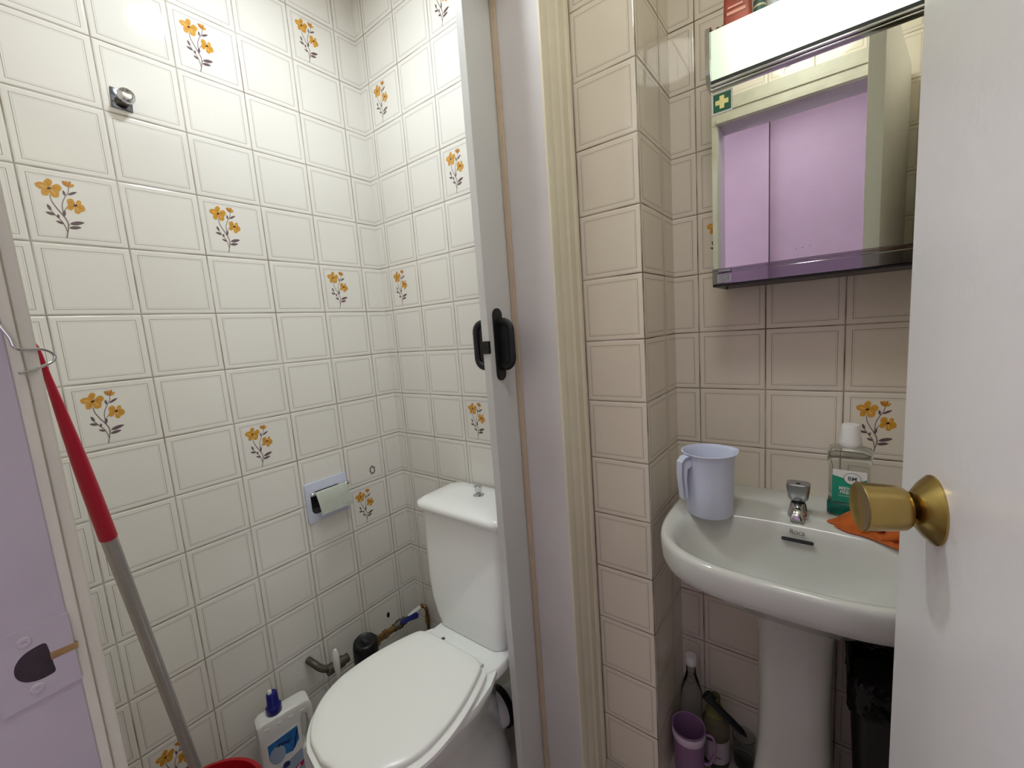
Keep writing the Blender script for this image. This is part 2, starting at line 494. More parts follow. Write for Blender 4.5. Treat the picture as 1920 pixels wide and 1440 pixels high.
# front wall (behind the camera) with the entrance opening x .89-1.425, z 0-2.03
DX0, DX1, DZ = .89, 1.43, 2.03
def frontpart(name, x0, x1, z0, z1, prints=None, label=''):
    return wallslab(name, x0, x1, -1.03, -.9345, z0, z1, T_front, prints, label)
frontpart('wall_front', 0, DX0-.03, 0, H, None, 'tile wall beside the entrance doorway')
frontpart('wall_front_end', DX1+.03, 1.56, 0, H, None, 'strip of tile wall on the hinge side of the entrance')
frontpart('wall_front_header', DX0-.03, DX1+.03, DZ+.03, H, ((0, -.9345, 0), (1, 0, 0), (0, 1, 0), [(0, -1.0)], 1.07, 2.13), 'flowered tiles above the entrance doorway')

bm = bmesh.new(); bx(bm, -.08, 1.62, -1.03, .31, -.05, 0)
struct('floor', bm, m_floor, 'worn grey floor of the washroom', 'floor')
bm = bmesh.new(); bx(bm, -.9, 2.6, -2.1, .31, H, H+.05)
struct('ceiling', bm, m_ceil, 'plain pale ceiling', 'ceiling')
bm = bmesh.new(); bx(bm, -.9, 2.6, -2.1, -1.03, -.05, 0)
struct('floor_corridor', bm, m_floor, 'corridor floor outside the entrance', 'floor')

# corridor behind the camera: two lavender boards with a joint, ends
bm = bmesh.new()
bx(bm, -.9, .976, -2.0, -1.885, 0, H); bx(bm, .981, 2.6, -2.0, -1.9, 0, H); bx(bm, .976, .981, -2.0, -1.93, 0, H)
for x, z in ((1.113, 1.585), (1.145, 1.59), (1.18, 1.595)):
    lathe(bm, (x, -1.9, z), (0, 1, 0), [(.0025, 0), (.0025, .0006)], 8, mi=1)
struct('wall_corridor', bm, [m_lav, m_gold], 'lavender corridor wall seen in the mirror', 'wall')
for nm, x0, x1, m_, lb in (('fill_window_1', -.8995, -.89, 'EL', 'unseen window added as fill light at the left end of the corridor'), ('fill_window_2', 2.59, 2.5995, 'ER', 'unseen window added as fill light at the right end of the corridor')):  # unseen glowing panes added at both corridor ends to brighten the rooms
    wroot = thing(nm, lb, 'added window', ((x0+x1)/2, -1.47, 1.5), kind='structure')
    bm = bmesh.new(); bx(bm, x0, x1, -1.75, -1.15, .9, 2.1); obj('fill_pane', bm, mat('added_fill_'+m_, (255, 255, 255), .4, emit=(235, 242, 255), es=ESW[m_]), wroot)
    bm = bmesh.new()
    for a in ((-1.79, -1.75, .86, 2.14), (-1.15, -1.11, .86, 2.14), (-1.75, -1.15, 2.10, 2.14), (-1.75, -1.15, .86, .90), (-1.46, -1.44, .9, 2.1)): bx(bm, x0-.005 if x0 > 0 else x0, x1 if x0 > 0 else x1+.005, *a)
    obj('fill_window_frame', bm, m_wplas, wroot)
bm = bmesh.new(); bx(bm, -.98, -.9, -2.1, -1.03, 0, H)
struct('wall_corridor_left', bm, m_lav, 'lavender corridor end wall, left', 'wall')
bm = bmesh.new(); bx(bm, 2.6, 2.68, -2.1, -1.03, 0, H)
struct('wall_corridor_right', bm, m_lav, 'lavender corridor end wall, right', 'wall')
bm = bmesh.new(); bx(bm, -.9, DX0-.03, -1.06, -1.03, 0, H); bx(bm, DX1+.03, 2.6, -1.06, -1.03, 0, H); bx(bm, DX0-.03, DX1+.03, -1.06, -1.03, DZ+.03, H)
struct('wall_corridor_front', bm, m_lav, 'lavender corridor side of the entrance wall', 'wall')

# ------------------------------------------------------------------ entrance frame (left jamb with strike plate)
fr = thing('trim_1', 'lavender and cream entrance door frame with a strike plate, at the left edge', 'door frame', (DX0, -.95, 0), kind='structure')
bm = bmesh.new(); bx(bm, DX0-.03, DX0, -1.06, -.9315, 0, DZ, .0008, 1)
obj('jamb', bm, m_lavj, fr)
bm = bmesh.new(); bx(bm, DX1, DX1+.03, -1.06, -.9315, 0, DZ, .0008, 1)
obj('jamb', bm, m_lavj, fr)
bm = bmesh.new(); bx(bm, DX0-.03, DX1+.03, -1.06, -.9315, DZ, DZ+.03)
obj('head_jamb', bm, m_lavj, fr)
def casing_z(bm, xa, xb, z1, s):
    # stepped profile: thin fillet next to the jamb, then the raised board
    bx(bm, min(xa, xb), max(xa, xb), -.9345, -.9262, 0, z1, .0006, 1)
    a, b = (xa-.003*s, xb) if s > 0 else (xa+.003, xb)
    bx(bm, min(a, b), max(a, b), -.9262, -.919, 0, z1, .0012, 2)
bm = bmesh.new(); casing_z(bm, DX0-.001, DX0-.086, DZ, 1); obj('casing', bm, m_cream2, fr)
bm = bmesh.new(); casing_z(bm, DX1-.012, DX1+.02, DZ, -1); obj('casing', bm, m_cream2, fr)
bm = bmesh.new(); bx(bm, DX0-.086, DX1+.02, -.9345, -.919, DZ+.0005, DZ+.095, .0012, 2); bx(bm, DX0-.086, DX1+.02, -.919, -.914, DZ+.045, DZ+.06, .001, 1)
bx(bm, DX0-.004, DX1+.012, -.919, -.910, DZ+.002, DZ+.02, .001, 1)
obj('head_casing', bm, m_cream2, fr)
# strike plate, in the plane x = DX0, coordinates (y, z)
Mj = basis((DX0, 0, 0), (0, 1, 0), (0, 0, 1))   # local x=y, y=z, z=+x
plate = [(-.966, 1.0755), (-.966, 1.0245), (-.9315, 1.0265), (-.9315, 1.0475), (-.9430, 1.0500)]
# D-shaped mouth
dm = [(-.9420, 1.0400), (-.9455, 1.0385), (-.9500, 1.0388), (-.9545, 1.0415), (-.9570, 1.0455), (-.9578, 1.0500), (-.9560, 1.0550), (-.9525, 1.0585), (-.9480, 1.0600), (-.9440, 1.0600), (-.9430, 1.0555)]
dm = dm+[(-.9430, 1.0525)]
outl = [(-.9315, 1.0265), (-.966, 1.0245), (-.966, 1.0755), (-.9315, 1.0745), (-.9315, 1.0525)]
slot_low = [(-.9315, 1.0480)]
poly = outl+dm[::-1]+[(-.9425, 1.0480)]+slot_low
poly = outl+[(-.9430, 1.0530)]+[p for p in dm[::-1] if p != (-.9430, 1.0525)]+[(-.9424, 1.0482)]+slot_low
bm = bmesh.new()
sp = thing_parent = fr
rings = []
vs0 = [bm.verts.new(Mj @ Vector((a, b, .0001))) for a, b in poly]
vs1 = [bm.verts.new(Mj @ Vector((a, b, .0012))) for a, b in poly]
f = bm.faces.new(vs1); 
for i in range(len(poly)):
    j = (i+1) % len(poly); bm.faces.new((vs0[i], vs0[j], vs1[j], vs1[i]))
spo = obj('strike_plate', bm, m_lavj, fr); spo['label'] = 'painted strike plate with a dark mouth'
bm = bmesh.new(); slab(bm, [(q.x, q.y) for q in smooth_path([(-.9418, 1.0398, 0), (-.9419, 1.0450, 0), (-.9421, 1.0500, 0), (-.9426, 1.0560, 0), (-.9436, 1.0606, 0), (-.9485, 1.0604, 0), (-.9532, 1.0586, 0), (-.9566, 1.0548, 0), (-.9580, 1.0500, 0), (-.9573, 1.0450, 0), (-.9545, 1.0410, 0), (-.9500, 1.0388, 0), (-.9455, 1.0386, 0)], 4, True)] or [(a*1, b) for a, b in [(-.9420, 1.0400), (-.9422, 1.0605), (-.9482, 1.0605), (-.9530, 1.0588), (-.9565, 1.0550), (-.9580, 1.0500), (-.9572, 1.0452), (-.9545, 1.0412), (-.9500, 1.0384)]], Mj, .0013)
obj('socket', bm, m_pit, spo)
bm = bmesh.new(); slab(bm, [(-.9425, 1.0480), (-.9300, 1.0482), (-.9300, 1.0525), (-.9425, 1.0530)], Mj, .0014)
obj('slot', bm, m_wood, spo)
for (a, b) in ((-.9515, 1.0662), (-.9505, 1.0335)):
    bm = bmesh.new(); lathe(bm, (DX0+.0012, a, b), (1, 0, 0), [(.0035, 0), (.003, .0005), (.0012, .0006), (.0008, .0002)], 16)
    obj('screw', bm, m_lavj, spo, 40)

# wire hook screwed to the jamb
bm = bmesh.new()
hp = smooth_path([(.8925, -.9335, 1.2650), (.8925, -.9300, 1.2560), (.8925, -.9285, 1.2490), (.8890, -.9235, 1.2478), (.8840, -.9165, 1.2475), (.8800, -.9120, 1.2440), (.8800, -.9125, 1.2400), (.8830, -.9175, 1.2370), (.8890, -.9240, 1.2345), (.8925, -.9290, 1.2335)], 8)
tube(bm, hp, .0009, 10)
tag(obj('wire_hook', bm, m_chrome, None, 40), 'small bent chrome wire hook screwed to the lavender door jamb', 'hook')

# ------------------------------------------------------------------ mop and bucket
T = Vector((.868, -.9105, 1.2500)); 
C0 = Vector((1.28954, -.94929, 1.23729))
F = 783.228
CAMR = Matrix(((0.7950787705841573, -0.6062186915284157, -0.018672080975633595), (0.6020125741786092, 0.7850732989243604, 0.1457421553527547), (-0.07369266650915458, -0.1271173212335661, 0.9891463883294388)))
P1 = Vector((0.611, -0.8981, 1.2495)); P2 = Vector((0.3367, -0.7931, 0.4528))
dr = (P2-P1).normalized()
mp = thing('mop', 'mop with a red plastic grip and grey metal handle leaning upright beside the door jamb', 'mop', (.2, -.77, .03))
Lg = .0
def on(t): return P1+dr*t
Ltot = (P1.z-.085)/(-dr.z)
LG = .262
bm = bmesh.new()
prof = [(.0010, -.012), (.0022, -.008), (.0026, .0), (.0034, .03), (.0048, .06), (.0064, .10), (.0078, .14), (.0088, .19), (.0096, LG)]
lathe(bm, P1, dr, prof, 24); obj('grip', bm, m_red, mp, 50)
bm = bmesh.new(); n = 24; rings = []
for h in (LG-.01, Ltot):
    d, u, v = frame(dr); c = P1+d*h
    rings.append([c+(u*math.cos(2*PI*i/48)+v*math.sin(2*PI*i/48))*(.0087+(-.0006 if i % 8 == 0 else 0)) for i in range(48)])
loft(bm, rings); obj('handle', bm, m_alu, mp, 25)
bm = bmesh.new(); lathe(bm, on(Ltot-.03), dr, [(.013, 0), (.016, .01), (.022, .045), (.03, .05), (.03, .06)], 20); obj('head', bm, m_redd, mp, 40)
bm = bmesh.new(); e = on(Ltot+.02)
for i in range(14):
    a = 2*PI*i/14; r = .026+.006*math.sin(i*2.3)
    tube(bm, smooth_path([(e.x+.01*math.cos(a), e.y+.01*math.sin(a), e.z+.0), (e.x+.8*r*math.cos(a), e.y+.8*r*math.sin(a), .045), (e.x+r*math.cos(a+.3), e.y+r*math.sin(a+.3), .022)], 4), .008, 7)
obj('mop_strands', bm, mat('mop_cotton', (190, 186, 176), .9), mp, 60)

BKX, BKY = .225, -.785
bk = thing('bucket', 'red plastic bucket on the floor under the mop', 'bucket', (BKX, BKY, 0))
bm = bmesh.new(); lathe(bm, (BKX, BKY, 0), (0, 0, 1), [(.088, 0), (.092, .01), (.116, .240), (.125, .242), (.125, .253), (.116, .255), (.1135, .245), (.09, .012)], 48, True, True)
obj('body', bm, m_redd, bk, 40)
bm = bmesh.new(); pts = [(BKX+.128*math.cos(a), BKY+.10*math.sin(a)-.02, .247-.05*abs(math.sin(a))) for a in [PI+PI*i/16 for i in range(17)]]
tube(bm, pts, .003, 8); obj('handle', bm, m_chromed, bk, 40)

# ------------------------------------------------------------------ toilet doorway: casing, jamb, sliding leaf
tr = thing('trim_2', 'cream fluted casing and greyish jamb of the toilet doorway, in the middle', 'door frame', (.75, -.06, 0), kind='structure')
bm = bmesh.new(); bx(bm, .6715, .792, -.1265, -.0008, 0, 2.05, .0008, 1); obj('jamb', bm, m_greyw, tr)
prof = [(-.1268, .0), (-.1268, .0055), (-.122, .008), (-.105, .008), (-.099, .0045), (-.094, .0045), (-.089, .0075), (-.066, .0085), (-.060, .0125), (-.054, .0125), (-.048, .009), (-.030, .009), (-.024, .0135), (-.015, .0135), (-.0105, .0085), (-.0045, .0075), (-.0035, 0)]
bm = bmesh.new(); loft(bm, [[(.7915+h, y, z) for y, h in prof] for z in (0, 2.14)], closed=True); obj('casing', bm, m_cream, tr, 30)
bm = bmesh.new(); bx(bm, .792, .802, -.919, -.1268, 2.045, 2.14, .001, 1); obj('head_casing', bm, m_cream, tr)
bm = bmesh.new(); bx(bm, .6728, .6870, -.1325, -.1265, 0, 2.04, .0015, 2); so = obj('stop_bead', bm, mat('beige_bead', (190, 172, 148), .5, noise=.08, nscale=30), tr); so['label'] = 'thin beige stop bead'
bm = bmesh.new(); bx(bm, .69, .792, -.9345, 0, 2.05, H)
struct('wall_partition_header', bm, T_right, 'partition above the toilet doorway', 'wall')
bm = bmesh.new(); bx(bm, .67, .792, -.9345, -.9195, 0, 2.05)
struct('trim_3', bm, m_cream2, 'near jamb of the toilet doorway', 'door frame')

dl = thing('door_2', 'narrow greyish white sliding door leaf with black pull handles, open beside the cistern', 'door', (.66, -.17, 0), kind='structure')
LX0, LX1, LY = .6515, .6715, -.2225
bm = bmesh.new(); bx(bm, LX0, LX1, LY, -.03, .012, 2.04, .0012, 2); leaf = obj('leaf', bm, m_pvc, dl)
def pull(s):
    xf = LX1 if s > 0 else LX0
    ex = (0, 1, 0) if s > 0 else (0, -1, 0)
    M = basis((xf, -.1885, 1.2065), ex, (0, 0, 1))
    root = bmesh.new()
    slab(root, rounded(.033, .168, .0164, 10), M, .004, .001)
    h = obj('pull_handle', root, m_black, dl, 35)
    # bow: rounded loop standing out of the plate
    b2 = bmesh.new()
    pts = []
    for k in range(25):
        a = PI*k/24
        pts.append((0, 0, 0))
    W = .038 if s > 0 else .048; Hh = .052; R = .021
    path = [(.004, Hh), (W-R, Hh)]+[(W-R+R*math.sin(a), Hh-R+R*math.cos(a)) for a in [PI/2*i/6 for i in range(1, 7)]]+[(W, -Hh+R)]+[(W-R+R*math.cos(a), -Hh+R-R*math.sin(a)) for a in [PI/2*i/6 for i in range(1, 7)]]+[(.004, -Hh)]
    tube(b2, [M @ Vector((0.001, z, x)) for x, z in path], .0058, 12, flat=1.5)
    obj('bow', b2, m_black, h, 50)
    b3 = bmesh.new()
    slab(b3, [(x, z) for x, z in [(.002, .048), (W-.016, .048), (W-.006, .037), (W-.006, -.037), (W-.016, -.048), (.002, -.048)]], basis(M @ Vector((.001, 0, 0)), M.to_3x3() @ Vector((0, 0, 1)), (0, 0, 1)), .002)
    obj('finger_web', b3, m_black, h)
    return h
h1 = pull(1); h1['label'] = 'black pull handle facing the basin side'
h2 = pull(-1); h2['label'] = 'black pull handle facing the toilet'
bm = bmesh.new(); bx(bm, LX0-.001, LX1+.0008, LY-.0035, LY+.004, 1.188, 1.217, .001, 2)
lt = obj('latch_plate', bm, m_black, dl)
bm = bmesh.new(); lathe(bm, ((LX0+LX1)/2, LY-.0035, 1.2025), (0, -1, 0), [(.0036, 0), (.0036, .0008), (.0018, .001), (.0016, .0002)], 16)
obj('screw', bm, mat('dark_screw', (46, 46, 46), .3, metal=.6), lt, 40)

# ------------------------------------------------------------------ toilet
TX = .495
tl = thing('toilet', 'white close-coupled toilet with its lid closed', 'toilet', (TX, -.35, 0))
def egg(cx, yf, yb, hw, z, n=48, e=2.2, pinch=.0):
    """egg outline; front at yf, back at yb"""
    pts = []; yc = yb-(yb-yf)*.42
    for i in range(n):
        a = 2*PI*i/n; c, s = math.cos(a), math.sin(a)
        x = math.copysign(abs(c)**(2/e), c)*hw
        if s < 0: y = yc+math.copysign(abs(s)**(2/2.1), s)*(yc-yf); 
        else: y = yc+math.copysign(abs(s)**(2/3.2), s)*(yb-yc); x *= 1-pinch*s
        pts.append((cx+x, y, z))
    return pts
bm = bmesh.new()
R_ = [egg(TX, -.50, -.12, .100, 0), egg(TX, -.505, -.12, .100, .02), egg(TX, -.49, -.13, .085, .10, pinch=.1), egg(TX, -.53, -.14, .092, .18, pinch=.3), egg(TX, -.60, -.14, .130, .29, pinch=.5), egg(TX, -.632, -.14, .158, .36, pinch=.45), egg(TX, -.636, -.14, .163, .378, pinch=.4), egg(TX, -.632, -.14, .160, .386, pinch=.4)]
loft(bm, R_); bowl = obj('bowl', bm, m_porc, tl, 60)
bm = bmesh.new()
slab(bm, [(TX-.120, -.30), (TX-.120, -.03), (TX+.135, -.03), (TX+.135, -.245), (TX+.128, -.262), (TX+.11, -.30)][::-1], Matrix.Translation((0, 0, .355)), .035, .007)
obj('deck', bm, m_porc, tl, 50)
# seat ring and lid
def lid_outline(cx, yb, yf, hw, hwb, z, n=64, d=0):
    pts = []
    L = yb-yf
    side = []
    for i in range(0, 41):
        t = i/40                                   # 0 rear .. 1 tip
        if t < .55: w = hwb+(hw-hwb)*math.sin(PI/2*(t/.55))**.9
        else: w = hw*math.sqrt(max(0, 1-((t-.55)/.45)**2.15))
        if t < .06: w = w-(.024)*(1-math.sqrt(max(0, 1-(1-t/.06)**2)))
        side.append((w, yb-L*t))
    out = [(cx+w, y) for w, y in side]+[(cx-w, y) for w, y in side[::-1][1:]]
    if d:
        c = Vector((cx, (yb+yf)/2)); o2 = []
        for q in out:
            v = Vector(q)-c; o2.append(tuple(c+v*(1-d/v.length)))
        out = o2
    return [(a, b, z) for a, b in out]
SX, SYB, SYF = .494, -.268, -.636
bm = bmesh.new()
loft(bm, [lid_outline(SX+.003, SYB+.004, SYF-.009, .171, .121, .3885, d=.005), lid_outline(SX+.003, SYB+.004, SYF-.009, .171, .121, .391), lid_outline(SX+.003, SYB+.004, SYF-.009, .171, .121, .400), lid_outline(SX+.003, SYB+.004, SYF-.009, .171, .121, .404, d=.008)])
obj('seat', bm, m_seat, tl, 60)
bm = bmesh.new()
a_ = (SX, SYB, SYF, .1615, .113)
loft(bm, [lid_outline(*a_, .4055, d=.006), lid_outline(*a_, .4065, d=.001), lid_outline(*a_, .4115), lid_outline(*a_, .4160, d=.0015), lid_outline(*a_, .4185, d=.006), lid_outline(*a_, .4205, d=.03), lid_outline(*a_, .4215, d=.07)])
lidm = obj('seat_lid', bm, m_seat, tl, 60)
for sx in (-.085, .098):
    bm = bmesh.new(); lathe(bm, (SX+sx-.012, SYB-.004, .402), (1, 0, 0), [(.006, 0), (.008, .001), (.008, .024), (.006, .025)], 16)
    obj('hinge', bm, m_wplas, tl, 40)
bm = bmesh.new(); lathe(bm, (TX-.062, -.245, .3895), (0, 0, 1), [(.006, 0), (.006, .001), (.004, .0014)], 14); obj('bolt_cap', bm, m_steel, tl, 40)
# cistern
TK = .472
def rr(cx, hw, y0, y1, z, r=.03, n=6):
    w = 2*hw; h = y1-y0
    return [(cx+a, (y0+y1)/2+b, z) for a, b in rounded(w, h, min(r, w/2-.001, h/2-.001), n)]
bm = bmesh.new()
loft(bm, [rr(TK+.020, .112, -.202, -.05, .3855, .03), rr(TK+.018, .122, -.208, -.045, .394, .035), rr(TK+.010, .135, -.206, -.035, .425, .035), rr(TK+.005, .147, -.202, -.03, .47, .035), rr(TK+.002, .154, -.198, -.025, .53, .035), rr(TK, .158, -.192, -.022, .64, .035), rr(TK, .158, -.190, -.022, .7305, .035)])
obj('cistern', bm, m_porc, tl, 60)
bm = bmesh.new()
loft(bm, [rr(TK, .160, -.194, -.018, .731, .035), rr(TK, .168, -.203, -.012, .737, .04), rr(TK, .171, -.206, -.009, .746, .042), rr(TK, .168, -.203, -.012, .756, .04), rr(TK, .155, -.188, -.025, .7615, .035), rr(TK, .10, -.14, -.06, .7635, .03)])
obj('cistern_lid', bm, m_porc, tl, 60)
bm = bmesh.new(); lathe(bm, (.470, -.088, .7625), (0, 0, 1), [(.0165, 0), (.0165, .002), (.013, .004), (.0075, .006), (.0075, .009), (.0105, .014), (.0125, .028), (.0115, .0295)], 28)
fb = obj('flush_button', bm, m_chrome, tl, 40); fb['label'] = 'chrome flush button'
# waste pipe
bm = bmesh.new(); lathe(bm, (TX-.005, -.235, .12), (.25, 1, -.02), [(.046, 0), (.046, .085), (.050, .09), (.050, .12), (.044, .121), (.044, .215)], 28); obj('outlet', bm, m_porc, tl, 40)
bm = bmesh.new(); lathe(bm, (TX+.020, -.128, .118), (.25, 1, -.02), [(.054, 0), (.058, .003), (.058, .016), (.054, .02)], 28); obj('gasket', bm, m_black, tl, 40)
bm = bmesh.new(); tube(bm, smooth_path([(.335, -.03, .33), (.34, -.035, .38), (.352, -.06, .42)], 5), .006, 10); obj('filler_hose', bm, m_brassp, tl, 40)

# ------------------------------------------------------------------ water meter and pipes on the left wall
wm = thing('water_meter', 'black water meter with brass pipework and blue lever, low on the tiles', 'water meter', (.05, -.29, .2))
bm = bmesh.new(); PXM = .055
lathe(bm, (.07, -.277, .185), (.12, -.02, 1), [(.034, -.02), (.040, 0), (.0405, .050), (.0385, .066), (.034, .072), (.031, .073), (.028, .0705)], 36)
obj('meter_body', bm, m_black, wm, 40)
bm = bmesh.new(); text_h = None; bx(bm, -.012, .012, -.006, .006, 0, .0015, .0005, 1, basis((.079, -.281, .2575), (.99, 0, -.12), (0, 1, 0)))
obj('lid_emblem', bm, mat('worn_black', (40, 42, 46), .5), wm)
bm = bmesh.new(); tube(bm, smooth_path([(.004, -.432, .262), (.028, -.428, .258), (.048, -.414, .240), (.055, -.392, .226)], 6), .0105, 14); lathe(bm, (.055, -.402, .225), (0, 1, -.03), [(.0165, 0), (.0165, .02), (.013, .021), (.013, .03), (.018, .031), (.018, .052), (.014, .053), (.014, .07)], 20)
obj('inlet_elbow', bm, m_steel, wm, 40)
bm = bmesh.new(); lathe(bm, (.055, -.235, .208), (0, 1, -.02), [(.019, 0), (.019, .016), (.012, .018), (.012, .04), (.015, .041), (.015, .055), (.011, .056)], 6); lathe(bm, (.055, -.182, .207), (0, 1, -.02), [(.011, 0), (.011, .03)], 16)
obj('brass_union', bm, m_brassp, wm, 30)
bm = bmesh.new(); lathe(bm, (.055, -.152, .2065), (0, 1, 0), [(.014, 0), (.014, .014), (.017, .018), (.017, .032), (.014, .036), (.014, .05), (.0075, .051), (.0075, .07)], 16); lathe(bm, (.055, -.127, .2065), (.8, 0, .6), [(.007, 0), (.007, .024)], 10)
vb = obj('valve_body', bm, m_steel, wm, 40)
bm = bmesh.new(); slab(bm, [(-.012, -.006), (.056, -.011), (.063, 0), (.056, .011), (-.012, .006)], basis((.074, -.122, .2215), (.12, .98, -.12), (-.6, .1, .8)), .004, .001); 
lv = obj('valve_lever', bm, m_bluel, wm, 40); lv['label'] = 'blue valve lever'
bm = bmesh.new(); lathe(bm, (.055, -.086, .2065), (0, 1, .12), [(.0095, 0), (.0095, .056)], 16); pw = obj('white_sleeve', bm, m_wplas, wm, 40)
bm = bmesh.new(); tube(bm, [(.055, -.032, .213), (.055, -.016, .215)], .0075, 12); tube(bm, smooth_path([(.055, -.019, .214), (.066, -.0165, .212), (.074, -.016, .203), (.076, -.016, .18)], 5), .007, 12); lathe(bm, (.076, -.016, .15), (0, 0, 1), [(.009, 0), (.009, .03)], 8)
obj('brass_elbow', bm, m_brassp, wm, 40)
bm = bmesh.new(); tube(bm, [(.076, -.016, 0.001), (.076, -.016, .152)], .006, 12); obj('riser', bm, m_steel, wm, 40)

# ------------------------------------------------------------------ toilet brush
br = thing('toilet_brush', 'white-handled toilet brush standing behind the toilet lid by the left wall', 'toilet brush', (.155, -.417, 0))
bm = bmesh.new(); lathe(bm, (.155, -.417, .0), (0, 0, 1), [(.05, 0), (.055, .01), (.05, .10), (.036, .115), (.034, .115), (.03, .02)], 28); obj('holder', bm, mat('grey_brown_plastic', (92, 80, 76), .5), br, 40)
bm = bmesh.new(); lathe(bm, (.155, -.417, .03), (0, 0, 1), [(.03, 0), (.034, .02), (.03, .08), (.005, .09)], 20); obj('bristles', bm, m_wplas, br, 60)
bm = bmesh.new(); lathe(bm, (.155, -.417, .10), (0, 0, 1), [(.004, 0), (.0042, .15), (.006, .175), (.0088, .20), (.0095, .225), (.008, .245), (.0045, .254)], 18); obj('handle', bm, m_wplas, br, 50)

# ------------------------------------------------------------------ cleaner bottle
cb_ = thing('cleaner_bottle', 'white toilet cleaner bottle with navy cap and blue label, between bucket and toilet', 'bottle', (.085, -.56, 0))
BO = Vector((.105, -.560, 0.001)); ang = math.radians(78)
ex = Vector((math.cos(ang), math.sin(ang), 0)); ey = Vector((-math.sin(ang), math.cos(ang), 0))   # ex along the wide side
Mb = basis(BO, ex, (0, 0, 1))       # local x wide, y up, z = facing the room
def bottle_ring(hw, hd, z, xo=0, r=.016):
    return [tuple(BO+ex*(a+xo)+ey*(-b)+Vector((0, 0, z))) for a, b in rounded(2*hw, 2*hd, min(r, hd-.001), 5)]
# body outline (side view) with a grip hole on the right
outl = [(-.062, .0), (.060, 0), (.064, .02), (.064, .14), (.070, .17), (.072, .235), (.066, .252), (.055, .258), (-.050, .258), (-.062, .248), (-.0635, .225), (-.066, .02)]
hole = [(.036, .125), (.040, .21), (.046, .222), (.055, .218), (.058, .175), (.054, .135), (.046, .122)]
bm = bmesh.new()
def face_with_hole(bm, z, flip):
    vo = [bm.verts.new(Mb @ Vector((x, y, z))) for x, y in outl]
    vh = [bm.verts.new(Mb @ Vector((x, y, z))) for x, y in hole]
    eo = [bm.edges.new((vo[i], vo[(i+1) % len(vo)])) for i in range(len(vo))]
    eh = [bm.edges.new((vh[i], vh[(i+1) % len(vh)])) for i in range(len(vh))]
    bmesh.ops.triangle_fill(bm, use_beauty=True, use_dissolve=False, edges=eo+eh)
    return vo, vh
D2 = .024
a1, b1 = face_with_hole(bm, -D2, 0); a2, b2 = face_with_hole(bm, D2, 1)
for p, q in ((a1, a2), (b1, b2)):
    for i in range(len(p)):
        j = (i+1) % len(p); bm.faces.new((p[i], p[j], q[j], q[i]))
bmesh.ops.recalc_face_normals(bm, faces=bm.faces[:])
sharp = [e for e in bm.edges if len(e.link_faces) == 2 and e.calc_face_angle(0) > .9]
bmesh.ops.bevel(bm, geom=sharp, offset=.006, segments=3, affect='EDGES', profile=.5)
obj('body', bm, m_wplas2, cb_, 40)
bm = bmesh.new()
for i in range(4):
    bx(bm, -.006, .006, -.0016, .0016, 0, .0018, .0007, 2, Mb @ Matrix.Translation((-.042+i*.029, .238-.001*i, D2-.0005)))
obj('rib_marks', bm, m_wplas2, cb_, 40)
nb = BO+ex*(-.016)+Vector((0, 0, .257))
bm = bmesh.new(); lathe(bm, nb, (0, 0, 1), [(.0180, 0), (.0190, .002), (.0190, .019), (.0145, .024), (.0132, .056), (.0115, .058)], 28); cp = obj('cap', bm, m_blue, cb_, 40); cp['label'] = 'navy cap'
bm = bmesh.new(); lathe(bm, nb+ex*(-.004)+Vector((0, 0, .057)), (0, 0, 1), [(.0055, 0), (.0055, .007), (.0035, .010)], 14); obj('nozzle', bm, m_wplas, cp, 40)
def lab(name, pts, off, m, par): 
    b = bmesh.new(); slab(b, pts, Mb @ Matrix.Translation((0, 0, D2+off)), .0003); return obj(name, b, m, par)
l0 = lab('label', [(-.050, .035), (.033, .035), (.033, .130), (.030, .205), (-.050, .195)], .0001, m_lblw, cb_)
lab('blue_panel', [(-.046, .145), (.010, .135), (.028, .16), (.028, .20), (-.046, .190)], .0004, m_lblb, l0)
lab('white_arc', [(.010*math.cos(a)*1.9-.026, .150+.026*math.sin(a)) for a in [2*PI*i/20 for i in range(20)]], .0007, m_lblgrey, l0)
lab('toothed_stripe', [(.012, .142), (.016, .142), (.028, .192), (.024, .192)], .0008, m_lblnavy, l0)
lab('lower_panel', [(-.046, .07), (.032, .06), (.032, .128), (-.046, .10)], .0005, m_lblgrey, l0)
for cx_, cy_ in ((-.010, .108), (-.033, .094), (-.040, .07)):
    lab('badge', [(cx_+.009*math.cos(a), cy_+.009*math.sin(a)) for a in [2*PI*i/16 for i in range(16)]], .0009, m_lblnavy, l0)
strokes('lettering', Mb @ Matrix.Translation((-.010, .174, D2+.0009)) @ Matrix.Rotation(-.25, 4, 'Z'), 5, .034, .012, m_lblnavy, l0, 2)
lab('red_banner', [(-.030, .052), (.030, .078), (.032, .092), (-.030, .066)], .0008, m_lblp, l0)
strokes('lettering', Mb @ Matrix.Translation((0, .071, D2+.0012)) @ Matrix.Rotation(.41, 4, 'Z'), 6, .046, .010, m_lblw, l0, 4)

